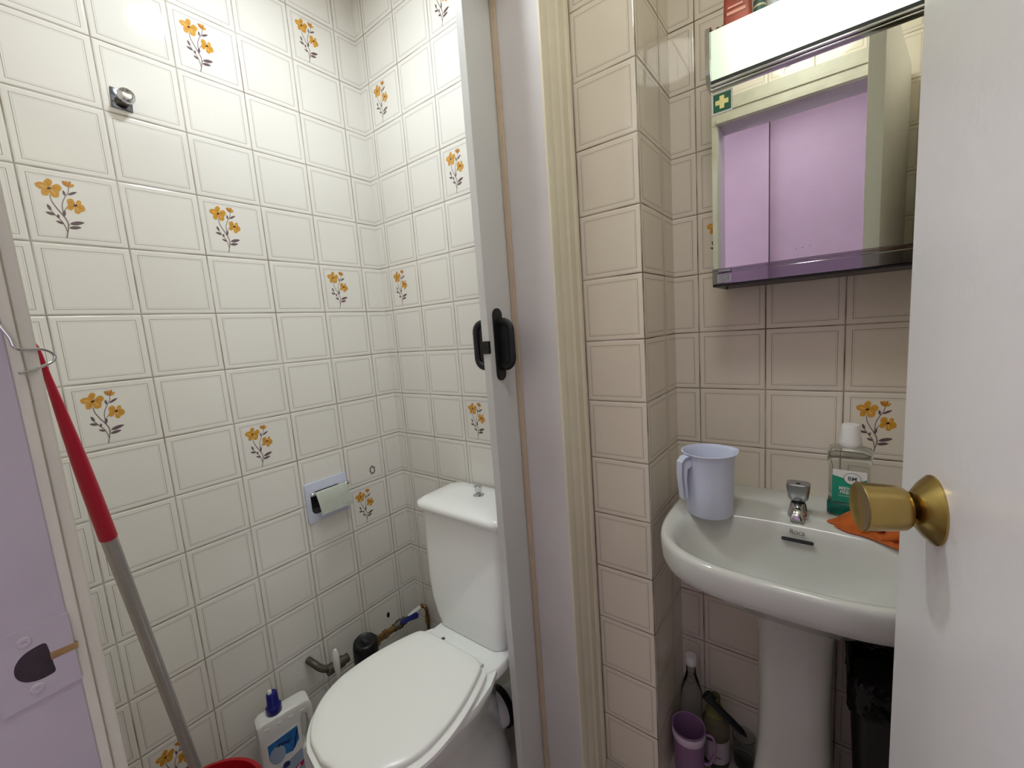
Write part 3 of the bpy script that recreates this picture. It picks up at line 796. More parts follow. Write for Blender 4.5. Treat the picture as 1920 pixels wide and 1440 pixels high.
# ------------------------------------------------------------------ toilet paper holder
ph = thing('paper_holder', 'pale enamel toilet paper holder with chrome flap on the left tile wall', 'paper holder', (0, -.3, .75))
Mh = basis((.0, -.3005, .7475), (0, 1, 0), (0, 0, 1))
Q = Matrix.Rotation(math.radians(0), 4, 'Z')
bm = bmesh.new(); slab(bm, rounded(.141, .128, .006, 4), Mh, .007, .002); obj('back_plate', bm, m_holder, ph, 40)
bm = bmesh.new(); slab(bm, rounded(.104, .072, .016, 6), Mh @ Matrix.Translation((-.004, -.002, .0065)), .001); rc = obj('recess', bm, mat('dark_chrome_recess', (70, 70, 74), .15, metal=.9), ph, 40)
for sx in (-.052, .062):
    bm = bmesh.new(); lathe(bm, Mh @ Vector((sx-.006, .030, .018)), (0, 1, 0), [(.005, 0), (.0062, .002), (.0062, .012), (.005, .014)], 16); bx(bm, -.003, .003, -.003, .003, 0, .018, .0005, 1, Mh @ Matrix.Translation((sx, .030, .004)))
    obj('hinge_post', bm, m_chrome, ph, 40)
bm = bmesh.new()
rings = []
for x in (-.046, -.041, .052, .058):
    col = [(x, .035, .019), (x, .030, .026), (x, .012, .033), (x, -.010, .042), (x, -.034, .048), (x, -.0345, .0465), (x, -.010, .0405), (x, .012, .0315), (x, .030, .022)]
    rings.append([Mh @ Vector(c) for c in col])
loft(bm, rings); obj('flap', bm, m_foil, ph, 40)
bm = bmesh.new(); tube(bm, [Mh @ Vector((-.048, .030, .0185)), Mh @ Vector((.060, .030, .0185))], .0045, 12); obj('bar', bm, m_chrome, ph, 40)

# robe knob
rk = thing('towel_knob', 'chrome towel knob on a small square plate, high on the left tile wall', 'hook', (0, -.646, 1.82))
Mk = basis((0, -.6455, 1.8185), (0, 1, 0), (0, 0, 1)) @ Matrix.Rotation(math.radians(-3), 4, 'Z')
bm = bmesh.new(); slab(bm, rounded(.037, .043, .001, 2), Mk, .003, .0008); obj('plate', bm, mat('dark_chrome_plate', (110, 114, 124), .12, metal=1), rk, 40)
bm = bmesh.new(); bx(bm, -.010, .010, -.014, -.004, .002, .016, .002, 2, Mk); obj('bracket', bm, m_steel, rk, 40)
bm = bmesh.new(); lathe(bm, Mk @ Vector((.003, .001, .003)), (1, .05, .0), [(.008, 0), (.008, .010), (.0145, .016), (.0165, .021), (.015, .027), (.010, .030), (.0085, .028), (.004, .0275)], 28); obj('knob', bm, m_chrome, rk, 40)
# stop tap behind the cistern, on the back wall
bm = bmesh.new(); lathe(bm, (.268, -.001, .668), (0, -1, 0), [(.007, 0), (.007, .012), (.005, .013), (.005, .02)], 12)
tag(obj('wall_plug', bm, m_steel, None, 40), 'small grey metal fitting on the tiles beside the cistern', 'pipe fitting')

# ------------------------------------------------------------------ washbasin
BX = 1.235
wb = thing('washbasin', 'off-white pedestal washbasin in the tiled alcove', 'washbasin', (BX, .03, 0))
def outer(z, k=1.0, a=.243, n=72, yb=.2315):
    pts = []
    yc, bf, bb = .055, .262*k, yb-.055
    for i in range(n):
        t = 2*PI*i/n; c, s = math.cos(t), math.sin(t)
        if s < 0: x = math.copysign(abs(c)**(2/3.3), c)*a*k; y = yc+math.copysign(abs(s)**(2/3.3), s)*bf
        else: x = math.copysign(abs(c)**(2/7), c)*a*k; y = yc+abs(s)**(2/7)*bb; x *= 1-.03*min(1, s)
        pts.append((BX+x, y, z))
    return pts
def inner(z, k=1.0, yo=0, n=72):
    pts = []; yc = -.055+yo
    for i in range(n):
        t = 2*PI*i/n; c, s = math.cos(t), math.sin(t)
        x = math.copysign(abs(c)**(2/2.8), c)*.208*k
        y = yc+math.copysign(abs(s)**(2/2.6), s)*(.130 if s < 0 else .104)*k
        pts.append((BX+x, y, z))
    return pts
ZR = .793
bm = bmesh.new()
loft(bm, [outer(.640, .42), outer(.650, .55), outer(.690, .70), outer(.722, .86), outer(.732, .955), outer(.738, .982), outer(.750, .995), outer(.770, 1.0), outer(.783, 1.0), outer(.790, .992), outer(ZR, .975), outer(ZR, .955), inner(ZR-.0015, 1.04), inner(ZR-.006, 1.0), inner(ZR-.022, .955), inner(ZR-.06, .86, .003), inner(ZR-.10, .70, .008), inner(ZR-.125, .45, .02), inner(ZR-.132, .16, .045)], True, True)
basin = obj('basin', bm, m_porc2, wb, 70)
bm = bmesh.new()
def ped(hw, y0, y1, z, e=3.6, n=40):
    pts = []
    for i in range(n):
        t = 2*PI*i/n; c, s = math.cos(t), math.sin(t)
        pts.append((BX+.003+math.copysign(abs(c)**(2/e), c)*hw, (y0+y1)/2+math.copysign(abs(s)**(2/e), s)*(y1-y0)/2, z))
    return pts
loft(bm, [ped(.100, -.04, .16, 0), ped(.097, -.035, .16, .03), ped(.082, -.02, .16, .12), ped(.070, -.01, .16, .25), ped(.066, -.012, .16, .40), ped(.068, -.02, .16, .55), ped(.074, -.035, .16, .62), ped(.080, -.045, .16, .642)])
obj('pedestal', bm, m_porc2, wb, 60)
# overflow slot on the back slope of the bowl
bm = bmesh.new(); Ms = basis((1.241, .0350, .7640), (1, 0, 0), (0, .42, .90)); slab(bm, rounded(.056, .0075, .0037, 6), Ms @ Matrix.Translation((0, 0, -.001)), .0016)
sl = obj('overflow_slot', bm, mat('overflow_black', (22, 22, 22), .4), wb, 40)
text('maker_lettering', 'Roca', basis((1.240, .0425, .7785), (1, 0, 0), (0, .42, .9)) @ Matrix.Translation((0, 0, .0004)), .0135, mat('faded_print', (96, 94, 92), .4), wb, .0001)
bm = bmesh.new(); lathe(bm, (BX, -.010, .6615), (0, 0, 1), [(.024, 0), (.024, .0015), (.018, .002), (.017, 0.0005)], 28); obj('drain', bm, m_chrome, wb, 40)

# tap
tp = thing('basin_tap', 'chrome push tap on the washbasin deck', 'tap', (1.238, .095, ZR))
fx, fy = 1.2385, .098
bm = bmesh.new(); lathe(bm, (fx, fy, ZR-.001), (0, 0, 1), [(.020, 0), (.019, .006), (.0165, .018), (.0145, .029), (.0135, .0315)], 28)
loft(bm, [[(fx+math.cos(a)*w, fy+yy, ZR+zz+math.sin(a)*h) for a in [2*PI*i/16 for i in range(16)]] for yy, zz, w, h in ((0, .022, .012, .012), (-.02, .020, .0125, .0115), (-.036, .013, .013, .010), (-.044, .004, .0115, .006))])
obj('spout', bm, m_chrome, tp, 50)
bm = bmesh.new(); lathe(bm, (fx, fy, ZR+.030), (0, 0, 1), [(.0125, 0), (.0125, .003), (.0118, .0035), (.0118, .006), (.0125, .0065), (.0125, .0085)], 24); obj('collar', bm, m_black, tp, 40)
bm = bmesh.new()
def head(hw, hd, z, yo=0): return [(fx+a, fy+yo+b, z) for a, b in rounded(2*hw, 2*hd, .009, 5)]
loft(bm, [head(.016, .012, ZR+.037), head(.0185, .014, ZR+.042), head(.0215, .0175, ZR+.069), head(.0212, .0172, ZR+.0725), head(.0195, .0158, ZR+.0738)])
obj('push_head', bm, m_chromed, tp, 30)
bm = bmesh.new(); lathe(bm, (fx, fy-.004, ZR+.0737), (0, 0, 1), [(.004, 0), (.004, .0009), (.0025, .0011)], 14); obj('cap_dot', bm, m_black, tp, 40)

# pitcher
pc = thing('measuring_jug', 'pale blue plastic jug with handle on the left of the washbasin', 'jug', (1.073, .02, ZR))
px_, py_ = 1.0750, .032
bm = bmesh.new()
def jr(r, z, lip=0):
    pts = []
    for i in range(48):
        a = 2*PI*i/48; k = r
        d = ((a-math.radians(38)+PI) % (2*PI))-PI
        k += lip*math.exp(-(d/.30)**2)
        pts.append((px_+k*math.cos(a), py_+k*math.sin(a), z))
    return pts
loft(bm, [jr(.045, ZR+.0005), jr(.048, ZR+.006), jr(.0495, ZR+.07), jr(.0515, ZR+.128), jr(.0545, ZR+.139, .004), jr(.0575, ZR+.143, .007), jr(.058, ZR+.1445, .007), jr(.0555, ZR+.145, .006), jr(.0505, ZR+.137, .003), jr(.048, ZR+.07), jr(.045, ZR+.006)])
obj('body', bm, m_pitch, pc, 50)
ha = math.radians(228); hd_ = Vector((math.cos(ha), math.sin(ha), 0)); hs = Vector((-hd_.y, hd_.x, 0)); hc = Vector((px_, py_, 0))
def hpt(r, z, s): return hc+hd_*(r-.0095)+hs*s+Vector((0, 0, z))
bm = bmesh.new()
for s0, s1, ra, rb in ((-.011, .011, 0, 0),):
    path = [(.060, ZR+.141), (.074, ZR+.138), (.083, ZR+.128), (.084, ZR+.10), (.078, ZR+.042), (.076, ZR+.048)]
    path2 = [(.074, ZR+.048), (.0755, ZR+.056), (.0795, ZR+.10), (.078, ZR+.124), (.071, ZR+.131), (.060, ZR+.132)]
    ring = path+path2
    loft(bm, [[hpt(r, z, s) for r, z in ring] for s in (s0, s1)])
for s in (-.011, .0085):
    ring = [(.060, ZR+.141), (.074, ZR+.138), (.083, ZR+.128), (.084, ZR+.10), (.078, ZR+.042), (.072, ZR+.048), (.070, ZR+.042), (.073, ZR+.09), (.070, ZR+.112), (.058, ZR+.12)]
    loft(bm, [[hpt(r, z, q) for r, z in ring] for q in (s, s+.0025)])
obj('handle', bm, m_pitch, pc, 30)

# mouthwash bottle
mw = thing('mouthwash_bottle', 'clear mouthwash bottle with white cap and green label on the right of the washbasin', 'bottle', (1.325, .14, ZR))
mo = Vector((1.325, .150, ZR)); yaw = math.radians(-4)
mx_, my_ = Vector((math.cos(yaw), math.sin(yaw), 0)), Vector((-math.sin(yaw), math.cos(yaw), 0))
def mring(hw, hd, z, r=.012): return [tuple(mo+mx_*a+my_*b+Vector((0, 0, z))) for a, b in rounded(2*hw, 2*hd, min(r, hd-.0005), 5)]
bm = bmesh.new(); loft(bm, [mring(.033, .020, .001), mring(.0365, .0235, .005), mring(.0365, .0235, .028), mring(.0345, .0215, .032), mring(.0345, .0215, .112), mring(.0375, .0235, .120), mring(.0375, .0235, .140), mring(.034, .021, .147), mring(.016, .015, .152), mring(.013, .013, .154), mring(.013, .013, .160)])
obj('body', bm, m_clear, mw, 50)
bm = bmesh.new(); loft(bm, [mring(.031, .018, .003), mring(.0345, .0215, .006), mring(.0345, .0215, .026), mring(.0335, .0205, .027)]); obj('mouthwash', bm, m_clearg, mw, 50)
bm = bmesh.new(); lathe(bm, mo+Vector((0, 0, .152)), (0, 0, 1), [(.0185, 0), (.0195, .003), (.0190, .012), (.0165, .022), (.0160, .043), (.0145, .046)], 32); obj('cap', bm, m_wplas, mw, 35)
Mm = basis(mo+my_*(-.0218), mx_, (0, 0, 1), -my_)
def mlab(name, pts, off, m, par, t=.0002):
    b = bmesh.new(); slab(b, pts, Mm @ Matrix.Translation((0, 0, off)), t); return obj(name, b, m, par)
ml = mlab('label', [(-.027, .034), (.029, .034), (.029, .104), (-.027, .104)], .0002, m_lblw, mw)
mlab('green_panel', [(-.027, .034), (.029, .034), (.029, .088), (.010, .080), (-.006, .086), (-.027, .091)], .0005, m_lblg, ml)
mlab('round_emblem', [(.006+.0145*math.cos(a), .087+.0125*math.sin(a)) for a in [2*PI*i/28 for i in range(28)]], .0008, m_lblt, ml)
mlab('emblem_field', [(.006+.0136*math.cos(a), .087+.0117*math.sin(a)) for a in [2*PI*i/28 for i in range(28)]], .0011, m_lblw, ml)
text('lettering', 'BM', Mm @ Matrix.Translation((.006, .087, .0015)), .0115, m_lblt, ml, .0001)
text('lettering', 'MENTA', Mm @ Matrix.Translation((.001, .0640, .0009)), .0096, m_lblw, ml, .00018, spacing=1.1)
text('lettering', 'FRESCA', Mm @ Matrix.Translation((.002, .0555, .0009)), .0096, m_lblw, ml, .00018)
mlab('underline', [(-.017, .0475), (.017, .0475), (.017, .0482), (-.017, .0482)], .0008, m_lblw, ml)

# orange cloth: crumpled sheet
def cloth():
    bm = bmesh.new(); nx, ny = 56, 34
    rnd = random.Random(5)
    ph_ = [(rnd.uniform(20, 70), rnd.uniform(20, 70), rnd.uniform(0, 6.3), rnd.uniform(.3, 1)) for _ in range(7)]
    grid = []
    for i in range(nx):
        row = []
        for j in range(ny):
            u = i/(nx-1); v = j/(ny-1)
            x = 1.298+.165*u+.010*math.sin(v*5); y = .048+.070*v-.030*u+(v-.5)*-.045*math.exp(-(u/.10)**2)+.012*math.sin(u*7)
            env = math.sin(PI*min(1, max(0, u*1.02)))**.35*math.sin(PI*v)**.45
            h = 0
            for a, b, p, w in ph_: h += w*math.sin(a*(x-1.3)+b*(y)+p)
            rid = max(0, math.sin(u*8.5+v*3.5+.4))**1.5*.024+max(0, math.sin(u*15-v*6+1.0))**2*.010+.020*math.exp(-((u-.26)/.15)**2)
            h = .012+.0035*h+rid*1.5
            z = ZR+.0022+env*max(.004, h)
            x += .010*math.sin(v*9+u*6)*env; y += .012*math.sin(u*12+v*4)*env
            row.append(bm.verts.new((x, y-.004, z)))
        grid.append(row)
    for i in range(nx-1):
        for j in range(ny-1):
            bm.faces.new((grid[i][j], grid[i+1][j], grid[i+1][j+1], grid[i][j+1]))
    # folded roll along the front edge
    def roll(pts, w, t):
        tube(bm, smooth_path(pts, 8), w, 10, flat=t)
    return bm
bm = cloth()
bmesh.ops.solidify(bm, geom=bm.faces[:], thickness=.0016)
oc = obj('orange_cloth', bm, m_orange, None, 80, recalc=False)
tag(oc, 'crumpled orange cleaning cloth on the right of the washbasin', 'cloth')
bm = bmesh.new()
def fold(bm, pts, r, flat):
    tube(bm, smooth_path(pts, 7), r, 12, flat=flat)
fold(bm, [(1.336, .082, .806), (1.345, .070, .822), (1.357, .060, .831), (1.372, .052, .826)], [.004]+[.010]*20+[.004], 1) if False else None
bm.free()
bm = bmesh.new()
# hanging folded corner: a curled flap
for k, (ax, ay, az, L, tilt) in enumerate(((1.372, .034, ZR+.013, .050, .5), (1.345, .050, ZR+.016, .046, -.5))):
    rings = []
    for i in range(15):
        t = i/14; r = .0115*(.55+.6*math.sin(PI*(.15+.8*t)))
        cx_ = ax+L*t*math.cos(tilt*.5); cy_ = ay-.010*t+.012*t*t; cz_ = az+.012*math.sin(t*2.2)
        ring = []
        for q in range(14):
            a = -2.3+4.6*q/13
            ring.append((cx_+.004*math.sin(a), cy_-r*math.cos(a)*1.0+.004, cz_+r*math.sin(a)*.95))
        rings.append(ring)
    loft(bm, rings, False, False, closed=False)
bmesh.ops.solidify(bm, geom=bm.faces[:], thickness=.0018)
obj('curled_fold', bm, m_orange, oc, 80, recalc=False)

# ------------------------------------------------------------------ mirror cabinet
CX0, CX1, CY = 1.0745, 1.505, .100
mc = thing('mirror_cabinet', 'mirror cabinet with a lit lamp across its top, above the washbasin', 'mirror cabinet', ((CX0+CX1)/2, .2322, 1.35))
bm = bmesh.new(); bx(bm, CX0, CX1, CY+.006, .2315, 1.303, 1.7130, .002, 1); obj('body', bm, m_wplas, mc)
xm = (CX0+CX1)/2+.03
bm = bmesh.new(); bx(bm, CX0+.0005, CX1, CY, CY+.0055, 1.3385, 1.7085); mr = obj('mirror_door', bm, m_mirror, mc)
bm = bmesh.new(); bx(bm, CX0, CX1, CY-.009, CY+.006, 1.3335, 1.3385, .0008, 1); bx(bm, CX0, CX1, CY-.006, CY+.004, 1.3295, 1.3335); obj('ledge', bm, m_mgrey, mc)
bm = bmesh.new(); bx(bm, CX0, CX1, CY-.008, CY+.006, 1.3045, 1.3290, .001, 2); br_ = obj('bottom_rail', bm, m_mgrey, mc)
bm = bmesh.new(); bx(bm, CX0, CX1, CY-.006, .2315, 1.2995, 1.3045, .0008, 1); obj('bottom_edge', bm, m_black, mc)
bm = bmesh.new(); bx(bm, CX0+.012, CX0+.038, CY-.0125, CY-.006, 1.3300, 1.3360, .001, 1); obj('catch', bm, m_chromed, mc)
bm = bmesh.new(); bx(bm, CX0+.010, CX0+.038, CY-.0088, CY-.0075, 1.3085, 1.3255, .0005, 1); q = obj('rating_label', bm, mat('foil_label', (186, 184, 190), .3, metal=.5, noise=.3, nscale=300), mc)
bm = bmesh.new()
for i in range(6): bx(bm, CX0+.013, CX0+.035, CY-.0090, CY-.0088, 1.3105+i*.0024, 1.3113+i*.0024)
obj('printed_lines', bm, m_lblt, q)
bm = bmesh.new(); lathe(bm, (CX0+.022, CY+.03, 1.2995), (0, 0, -1), [(.003, 0), (.003, .004), (.0015, .006)], 12); obj('screw_end', bm, m_steel, mc, 40)
# sticker
bm = bmesh.new(); bx(bm, CX0+.0010, CX0+.0415, CY-.0009, CY-.0003, 1.6605, 1.7035, .0002, 1); st = obj('first_aid_sticker', bm, m_signw, mc); st['label'] = 'green sticker with a pale cross'
bm = bmesh.new(); bx(bm, CX0+.0045, CX0+.0385, CY-.0013, CY-.0008, 1.6645, 1.7005); obj('green_field', bm, m_green, st)
bm = bmesh.new(); c_ = (CX0+.0212, 1.6828)
cr = [(.0045, .0125), (.0045, .0045), (.0125, .0045), (.0125, -.0045), (.0045, -.0045), (.0045, -.0125), (-.0045, -.0125), (-.0045, -.0045), (-.0125, -.0045), (-.0125, .0045), (-.0045, .0045), (-.0045, .0125)]
slab(bm, [(a+c_[0], b+c_[1]) for a, b in cr], basis((0, CY-.0013, 0), (1, 0, 0), (0, 0, 1)), .0004); obj('cross', bm, m_signy, st)
# lamp: housing, tube, opal diffuser, chrome trims and end caps
dprof = [(.205, 1.828), (.120, 1.829), (.098, 1.826), (.087, 1.820), (.0845, 1.812), (.0835, 1.745), (.0850, 1.740), (.0915, 1.7275), (.093, 1.7265)]
bm = bmesh.new()
loft(bm, [[(x, y, z) for y, z in dprof] for x in (CX0+.004, CX1-.004)], False, False, closed=False)
o = obj('diffuser', bm, m_diff, mc, 25, recalc=False); o['label'] = 'glowing opal lamp cover'
bm = bmesh.new(); lathe(bm, (CX0+.075, .150, 1.785), (1, 0, 0), [(.006, 0), (.012, .004), (.012, .29), (.006, .294)], 20); obj('lamp_tube', bm, m_tube, mc, 40)
bm = bmesh.new(); bx(bm, CX0+.004, CX1-.004, .206, .2315, 1.73, 1.83); obj('lamp_backing', bm, m_wplas, mc)
cap_p = [(.2315, 1.834), (.115, 1.834), (.093, 1.832), (.080, 1.825), (.0765, 1.813), (.0755, 1.744), (.0775, 1.735), (.086, 1.7195), (.105, 1.7155), (.2315, 1.7155)]
for x in (CX0-.006, CX1-.001):
    bm = bmesh.new(); loft(bm, [[(x+d, y, z) for y, z in cap_p] for d in (0, .009)]); obj('end_cap', bm, m_chrome, mc)
bm = bmesh.new(); bx(bm, CX0+.001, CX1-.001, .0895, .2315, 1.7190, 1.7262); obj('shadow_gap', bm, m_black, mc)
bm = bmesh.new(); bx(bm, CX0+.001, CX1-.001, .0880, .110, 1.7135, 1.7192, .0016, 3); bx(bm, CX0+.001, CX1-.001, .0915, .110, 1.7085, 1.7130, .001, 2); obj('chrome_trim', bm, m_chrome, mc, 40)

# things on top of the cabinet
ZT = 1.8345
bm = bmesh.new(); loft(bm, [rr(1.118, .026, .135, .175, ZT, .006), rr(1.118, .025, .137, .173, ZT+.06, .006), rr(1.120, .027, .150, .160, ZT+.12, .004)])
pk = obj('orange_packet', bm, m_packet, None, 50); tag(pk, 'orange red packet standing on the mirror cabinet, leftmost but for the crumpled paper', 'packet')
bm = bmesh.new(); bx(bm, 1.100, 1.135, .1345, .1352, ZT+.028, ZT+.034); bx(bm, 1.102, 1.130, .1345, .1352, ZT+.040, ZT+.044); obj('print', bm, mat('packet_print', (236, 170, 150), .5), pk)
tn = thing('small_tin', 'dark banded tin between the orange packet and the white tube on the mirror cabinet', 'tin', (1.158, .155, ZT))
bm = bmesh.new(); lathe(bm, (1.158, .155, ZT), (0, 0, 1), [(.0115, 0), (.0115, .06), (.0105, .062)], 24); obj('body', bm, m_teal, tn, 40)
bm = bmesh.new()
for z in (.012, .026, .040): lathe(bm, (1.158, .155, ZT+z), (0, 0, 1), [(.0117, 0), (.0119, .001), (.0117, .004)], 24)
obj('band', bm, mat('tin_band', (206, 196, 160), .4), tn, 40)
wt = bmesh.new(); lathe(wt, (1.186, .150, ZT), (0, 0, 1), [(.0105, 0), (.0115, .02), (.0125, .07), (.002, .09)], 20)
tag(obj('white_tube', wt, mat('greyish_tube', (188, 192, 204), .3), None, 40), 'greyish white tube standing beside the purple box on the mirror cabinet', 'tube')
pb = bmesh.new(); bx(pb, 1.206, 1.285, .130, .170, ZT, ZT+.055, .001, 1)
pbo = obj('purple_box', pb, m_purple); tag(pbo, 'purple box on top of the mirror cabinet', 'box')
bm = bmesh.new(); bx(bm, 1.208, 1.222, .1293, .1298, ZT+.012, ZT+.045); obj('white_panel', bm, m_lblw, pbo)
# crumpled paper
bm = bmesh.new(); bmesh.ops.create_icosphere(bm, subdivisions=3, radius=.016)
rnd = random.Random(9)
for v in bm.verts:
    k = 1+.28*math.sin(v.co.x*310+1)*math.sin(v.co.y*270)+.2*rnd.uniform(-1, 1)
    v.co = Vector((v.co.x*1.35*k, v.co.y*1.2*k, v.co.z*.9*k))
zmin = min(v.co.z for v in bm.verts)
bmesh.ops.translate(bm, vec=(1.086, .175, ZT-zmin), verts=bm.verts[:])
tag(obj('crumpled_paper', bm, m_brown, None, None), 'crumpled brown paper on the left end of the mirror cabinet', 'paper')

# ------------------------------------------------------------------ things on the floor under the basin
cu_ = thing('measuring_cup', 'lilac plastic measuring cup with a pale band on the floor left of the pedestal', 'cup', (.995, .10, 0))
cc = Vector((1.000, .095, 0))
bm = bmesh.new(); lathe(bm, cc, (0, 0, 1), [(.034, .0), (.036, .004), (.0415, .138), (.043, .14), (.0425, .1415), (.040, .140), (.0345, .006)], 40); obj('body', bm, m_lilac, cu_, 50)
bm = bmesh.new(); lathe(bm, cc, (0, 0, 1), [(.0410, .112), (.0419, .113), (.0427, .134), (.0418, .135)], 40, False, False); obj('pale_band', bm, m_band, cu_, 50)
bm = bmesh.new(); tube(bm, smooth_path([cc+Vector((.040, .012, .125)), cc+Vector((.058, .016, .12)), cc+Vector((.062, .017, .08)), cc+Vector((.050, .014, .04)), cc+Vector((.036, .01, .035))], 6), .004, 10); obj('handle', bm, m_lilac, cu_, 50)
tb = thing('tall_bottle', 'tall clear plastic bottle with a white cap in the corner behind the lilac cup', 'bottle', (.985, .168, 0))
bm = bmesh.new(); lathe(bm, (.988, .176, 0), (0, 0, 1), [(.027, .0), (.030, .004), (.030, .05), (.028, .06), (.030, .07), (.030, .15), (.028, .18), (.0165, .222), (.013, .235), (.0115, .27)], 32); obj('body', bm, m_clear, tb, 50)
bm = bmesh.new(); lathe(bm, (.988, .176, .262), (0, 0, 1), [(.0155, 0), (.0165, .002), (.016, .022), (.0145, .025)], 28); obj('cap', bm, m_wplas, tb, 40)
sb = thing('soap_bottle', 'squat olive tinted clear bottle with a white label between the lilac cup and pedestal', 'bottle', (1.06, .17, 0))
bm = bmesh.new(); lathe(bm, (1.052, .168, 0), (0, 0, 1), [(.032, 0), (.035, .004), (.0355, .10), (.033, .125), (.022, .160), (.014, .178), (.013, .20)], 32); obj('body', bm, m_clearo, sb, 50)
bm = bmesh.new(); lathe(bm, (1.052, .168, 0), (0, 0, 1), [(.0358, .02), (.036, .021), (.0361, .085), (.0358, .086)], 32, False, False); obj('label', bm, mat('dull_white_label', (176, 166, 172), .5), sb, 50)
strokes('lettering', basis((1.063, .1305, .045), (.95, .28, 0), (0, 0, 1)), 4, .022, .006, m_lblt, sb, 6, 0)
bm = bmesh.new(); lathe(bm, (1.052, .168, .15), (0, 0, 1), [(.0255, 0), (.016, .020), (.0125, .024)], 24); obj('collar', bm, m_olive, sb, 50)
# black scrubbing brush leaning on the soap bottle
db = thing('black_brush', 'black plastic brush with a flat handle leaning on the squat bottle under the basin', 'brush', (1.10, .17, .15))
pa, pb_ = Vector((1.048, .120, .225)), Vector((1.130, .163, .120))
d_, u_, v_ = frame(pb_-pa); Lh = (pb_-pa).length
bm = bmesh.new()
rings = []
for t, w, h in ((0, .004, .003), (.05, .0085, .004), (.3, .0095, .004), (.6, .010, .004), (.85, .0085, .0035), (.97, .004, .0025), (1, .001, .001)):
    c = pa+d_*Lh*t
    rings.append([c+v_*w*math.cos(a)+u_*h*math.sin(a) for a in [2*PI*i/16 for i in range(16)]])
loft(bm, rings); obj('handle', bm, m_black, db, 50)
bm = bmesh.new(); lathe(bm, pa-d_*.004-v_*.004, d_, [(.008, -.014), (.015, -.010), (.015, .010), (.008, .014)], 16, sx=.7); obj('brush_head', bm, m_black, db, 50)
# clear plastic tumbler by the pedestal
bm = bmesh.new(); lathe(bm, (1.118, .195, 0), (0, 0, 1), [(.022, 0), (.024, .003), (.028, .09), (.027, .09), (.022, .004)], 28)
tag(obj('plastic_tumbler', bm, m_clear, None, 50), 'clear plastic tumbler on the floor against the pedestal', 'tumbler')
# bin
bn = thing('waste_bin', 'dark waste bin lined with a black bag to the right of the pedestal', 'bin', (1.435, .12, 0))
bm = bmesh.new(); loft(bm, [rr(1.44, .085, .07, .205, 0, .02), rr(1.44, .105, .055, .222, .42, .025)]); obj('body', bm, m_bin, bn, 40)
bm = bmesh.new()
def wav(hw, y0, y1, z, k, r=.025):
    P = rr(1.44, hw, y0, y1, z, r, 10); out = []
    for i, p in enumerate(P): out.append((p[0]+.0012*math.sin(i*2.1+k), p[1]+.0015*math.sin(i*1.7+k*2), p[2]+.002*math.sin(i*1.3+k*3)))
    return out
loft(bm, [wav(.107, .053, .224, .395, 0), wav(.1105, .0495, .2265, .402, 1), wav(.110, .050, .226, .425, 2), wav(.109, .051, .226, .450, 3), wav(.112, .047, .228, .470, 4), wav(.108, .051, .226, .480, 5), wav(.100, .058, .218, .470, 6), wav(.095, .063, .212, .40, 7)], False, True)
obj('bag_rim', bm, m_blackg, bn, 60)

# ------------------------------------------------------------------ white entrance door
hx, hy = 1.452, -.918; th = math.radians(10.4); DW = .558
dd = Vector((-math.sin(th), math.cos(th), 0)); dn = Vector((-math.cos(th), -math.sin(th), 0))
dr1 = thing('door_1', 'white painted entrance door swung open at the right edge', 'door', (hx, hy, 0), kind='structure')
Md = basis((hx, hy, 0), dd, (0, 0, 1), dn)      # local x along leaf, y up, z out of the face
bm = bmesh.new(); bx(bm, .002, DW, .012, 2.02, -.035, 0, .0015, 2, Md); obj('leaf', bm, m_door, dr1, 40)
kx = DW-.076; kz = 1.0500; kd = (Matrix.Rotation(math.radians(8), 3, 'Z') @ dn)
kb = Md @ Vector((kx, kz, 0))
bm = bmesh.new(); lathe(bm, kb, dn, [(.0310, .0), (.0310, .0015), (.0295, .003), (.0250, .0075), (.0180, .0125), (.0160, .0140), (.0140, .0145), (.0135, .011)], 56)
rose = obj('knob_rose', bm, m_brass, dr1, 40)
bm = bmesh.new(); lathe(bm, kb+kd*.009, kd, [(.0092, 0), (.0092, .017)], 24); obj('knob_neck', bm, m_brass, rose, 40)
bm = bmesh.new(); lathe(bm, kb+kd*.0200, kd, [(.010, 0), (.0180, .0008), (.0196, .003), (.0206, .009), (.0222, .0325), (.0225, .0340), (.0218, .0348), (.0204, .0342), (.0170, .0328), (.009, .0322), (.0005, .0320)], 64)
kn = obj('knob', bm, m_brass, rose, 35)
bm = bmesh.new(); lathe(bm, Md @ Vector((kx, kz, -.035)), -dn, [(.033, 0), (.030, .008), (.012, .02), (.012, .035), (.024, .038), (.024, .07), (.018, .072)], 32); obj('inner_knob', bm, m_brass, dr1, 35)
for z in (.25, 1.05, 1.78):
    bm = bmesh.new(); lathe(bm, Vector((hx+.004, hy+.004, z)), (0, 0, 1), [(.005, 0), (.005, .08)], 12); obj('hinge', bm, m_chromed, dr1, 40)

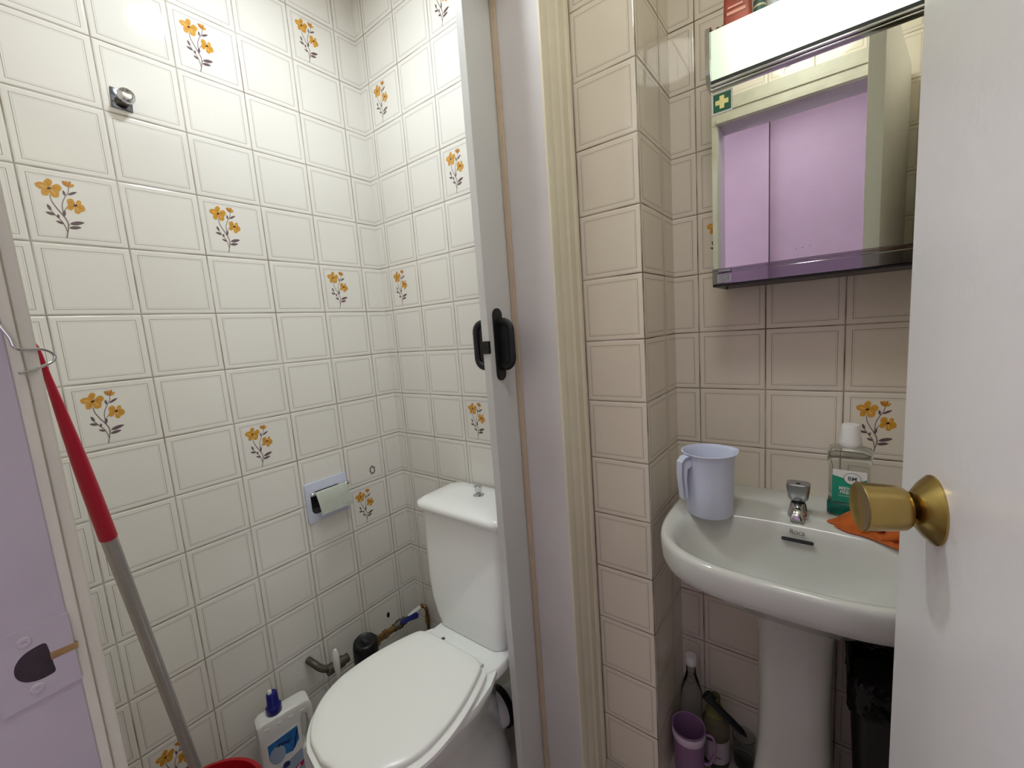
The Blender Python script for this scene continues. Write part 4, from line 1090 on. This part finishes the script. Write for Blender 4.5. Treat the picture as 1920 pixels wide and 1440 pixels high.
# ------------------------------------------------------------------ lamps: the toilet lamp, then two added for fill
tlamp = thing('ceiling_lamp', 'round white ceiling lamp over the toilet', 'lamp', (LXY[0], LXY[1], H))
bm = bmesh.new(); lathe(bm, (LXY[0], LXY[1], 2.290), (0, 0, 1), [(.066, -.004), (.075, -.006), (.078, 0), (.078, .03), (.06, .05), (.06, H-2.2905)], 36); obj('lamp_base', bm, m_wplas, tlamp, 40)
bm = bmesh.new(); lathe(bm, (LXY[0], LXY[1], 2.290), (0, 0, -1), [(.050, .003), (.048, .009), (.036, .014), (.016, .017)], 36); obj('lamp_glass', bm, m_globe, tlamp, 80)
vl = thing('ceiling_lamp', 'unseen flat round ceiling lamp added as fill above the washbasin side of the room', 'lamp', (1.20, -.60, H))  # added fill source, lifts the basin side and the lower toilet
bm = bmesh.new(); lathe(bm, (1.20, -.60, H-.025), (0, 0, 1), [(.16, 0), (.165, .004), (.165, .0245)], 40); obj('lamp_base', bm, m_wplas, vl, 40)
bm = bmesh.new(); lathe(bm, (1.20, -.60, H-.045), (0, 0, 1), [(.10, 0), (.14, .004), (.155, .019)], 40); obj('fill_lamp_cover', bm, m_vest, vl, 40)
cl = thing('ceiling_lamp', 'unseen square corridor ceiling lamp added as fill behind the viewer', 'lamp', (1.15, -1.5, H))  # added corridor fill source, out of view, raises the overall brightness
bm = bmesh.new(); bx(bm, .90, 1.40, -1.70, -1.25, H-.03, H-.0005, .004, 2); obj('lamp_base', bm, m_wplas, cl)
bm = bmesh.new(); bx(bm, .92, 1.38, -1.68, -1.27, H-.045, H-.031, .003, 2); obj('fill_lamp_cover', bm, m_corr, cl)

w = bpy.data.worlds.new('world'); scene.world = w; w.use_nodes = True
w.node_tree.nodes['Background'].inputs[0].default_value = (.8, .78, .8, 1); w.node_tree.nodes['Background'].inputs[1].default_value = 0

# ------------------------------------------------------------------ camera
cam = bpy.data.cameras.new('camera'); co = bpy.data.objects.new('camera', cam); COL.objects.link(co)
cam.sensor_fit = 'HORIZONTAL'; cam.sensor_width = 36; cam.lens = F/1920*36; cam.clip_start = .01
r_, f_, u_ = CAMR.col[0], CAMR.col[1], CAMR.col[2]
co.matrix_world = Matrix(((r_.x, u_.x, -f_.x, C0.x), (r_.y, u_.y, -f_.y, C0.y), (r_.z, u_.z, -f_.z, C0.z), (0, 0, 0, 1)))
scene.camera = co
scene.view_settings.view_transform = 'Standard'; scene.view_settings.look = 'None'
scene.view_settings.gamma = 1; scene.view_settings.use_curve_mapping = False
scene.view_settings.exposure = 0.2
scene.cycles.max_bounces = 10; scene.cycles.transmission_bounces = 8; scene.cycles.glossy_bounces = 6; scene.cycles.diffuse_bounces = 6
scene.cycles.sample_clamp_indirect = 4
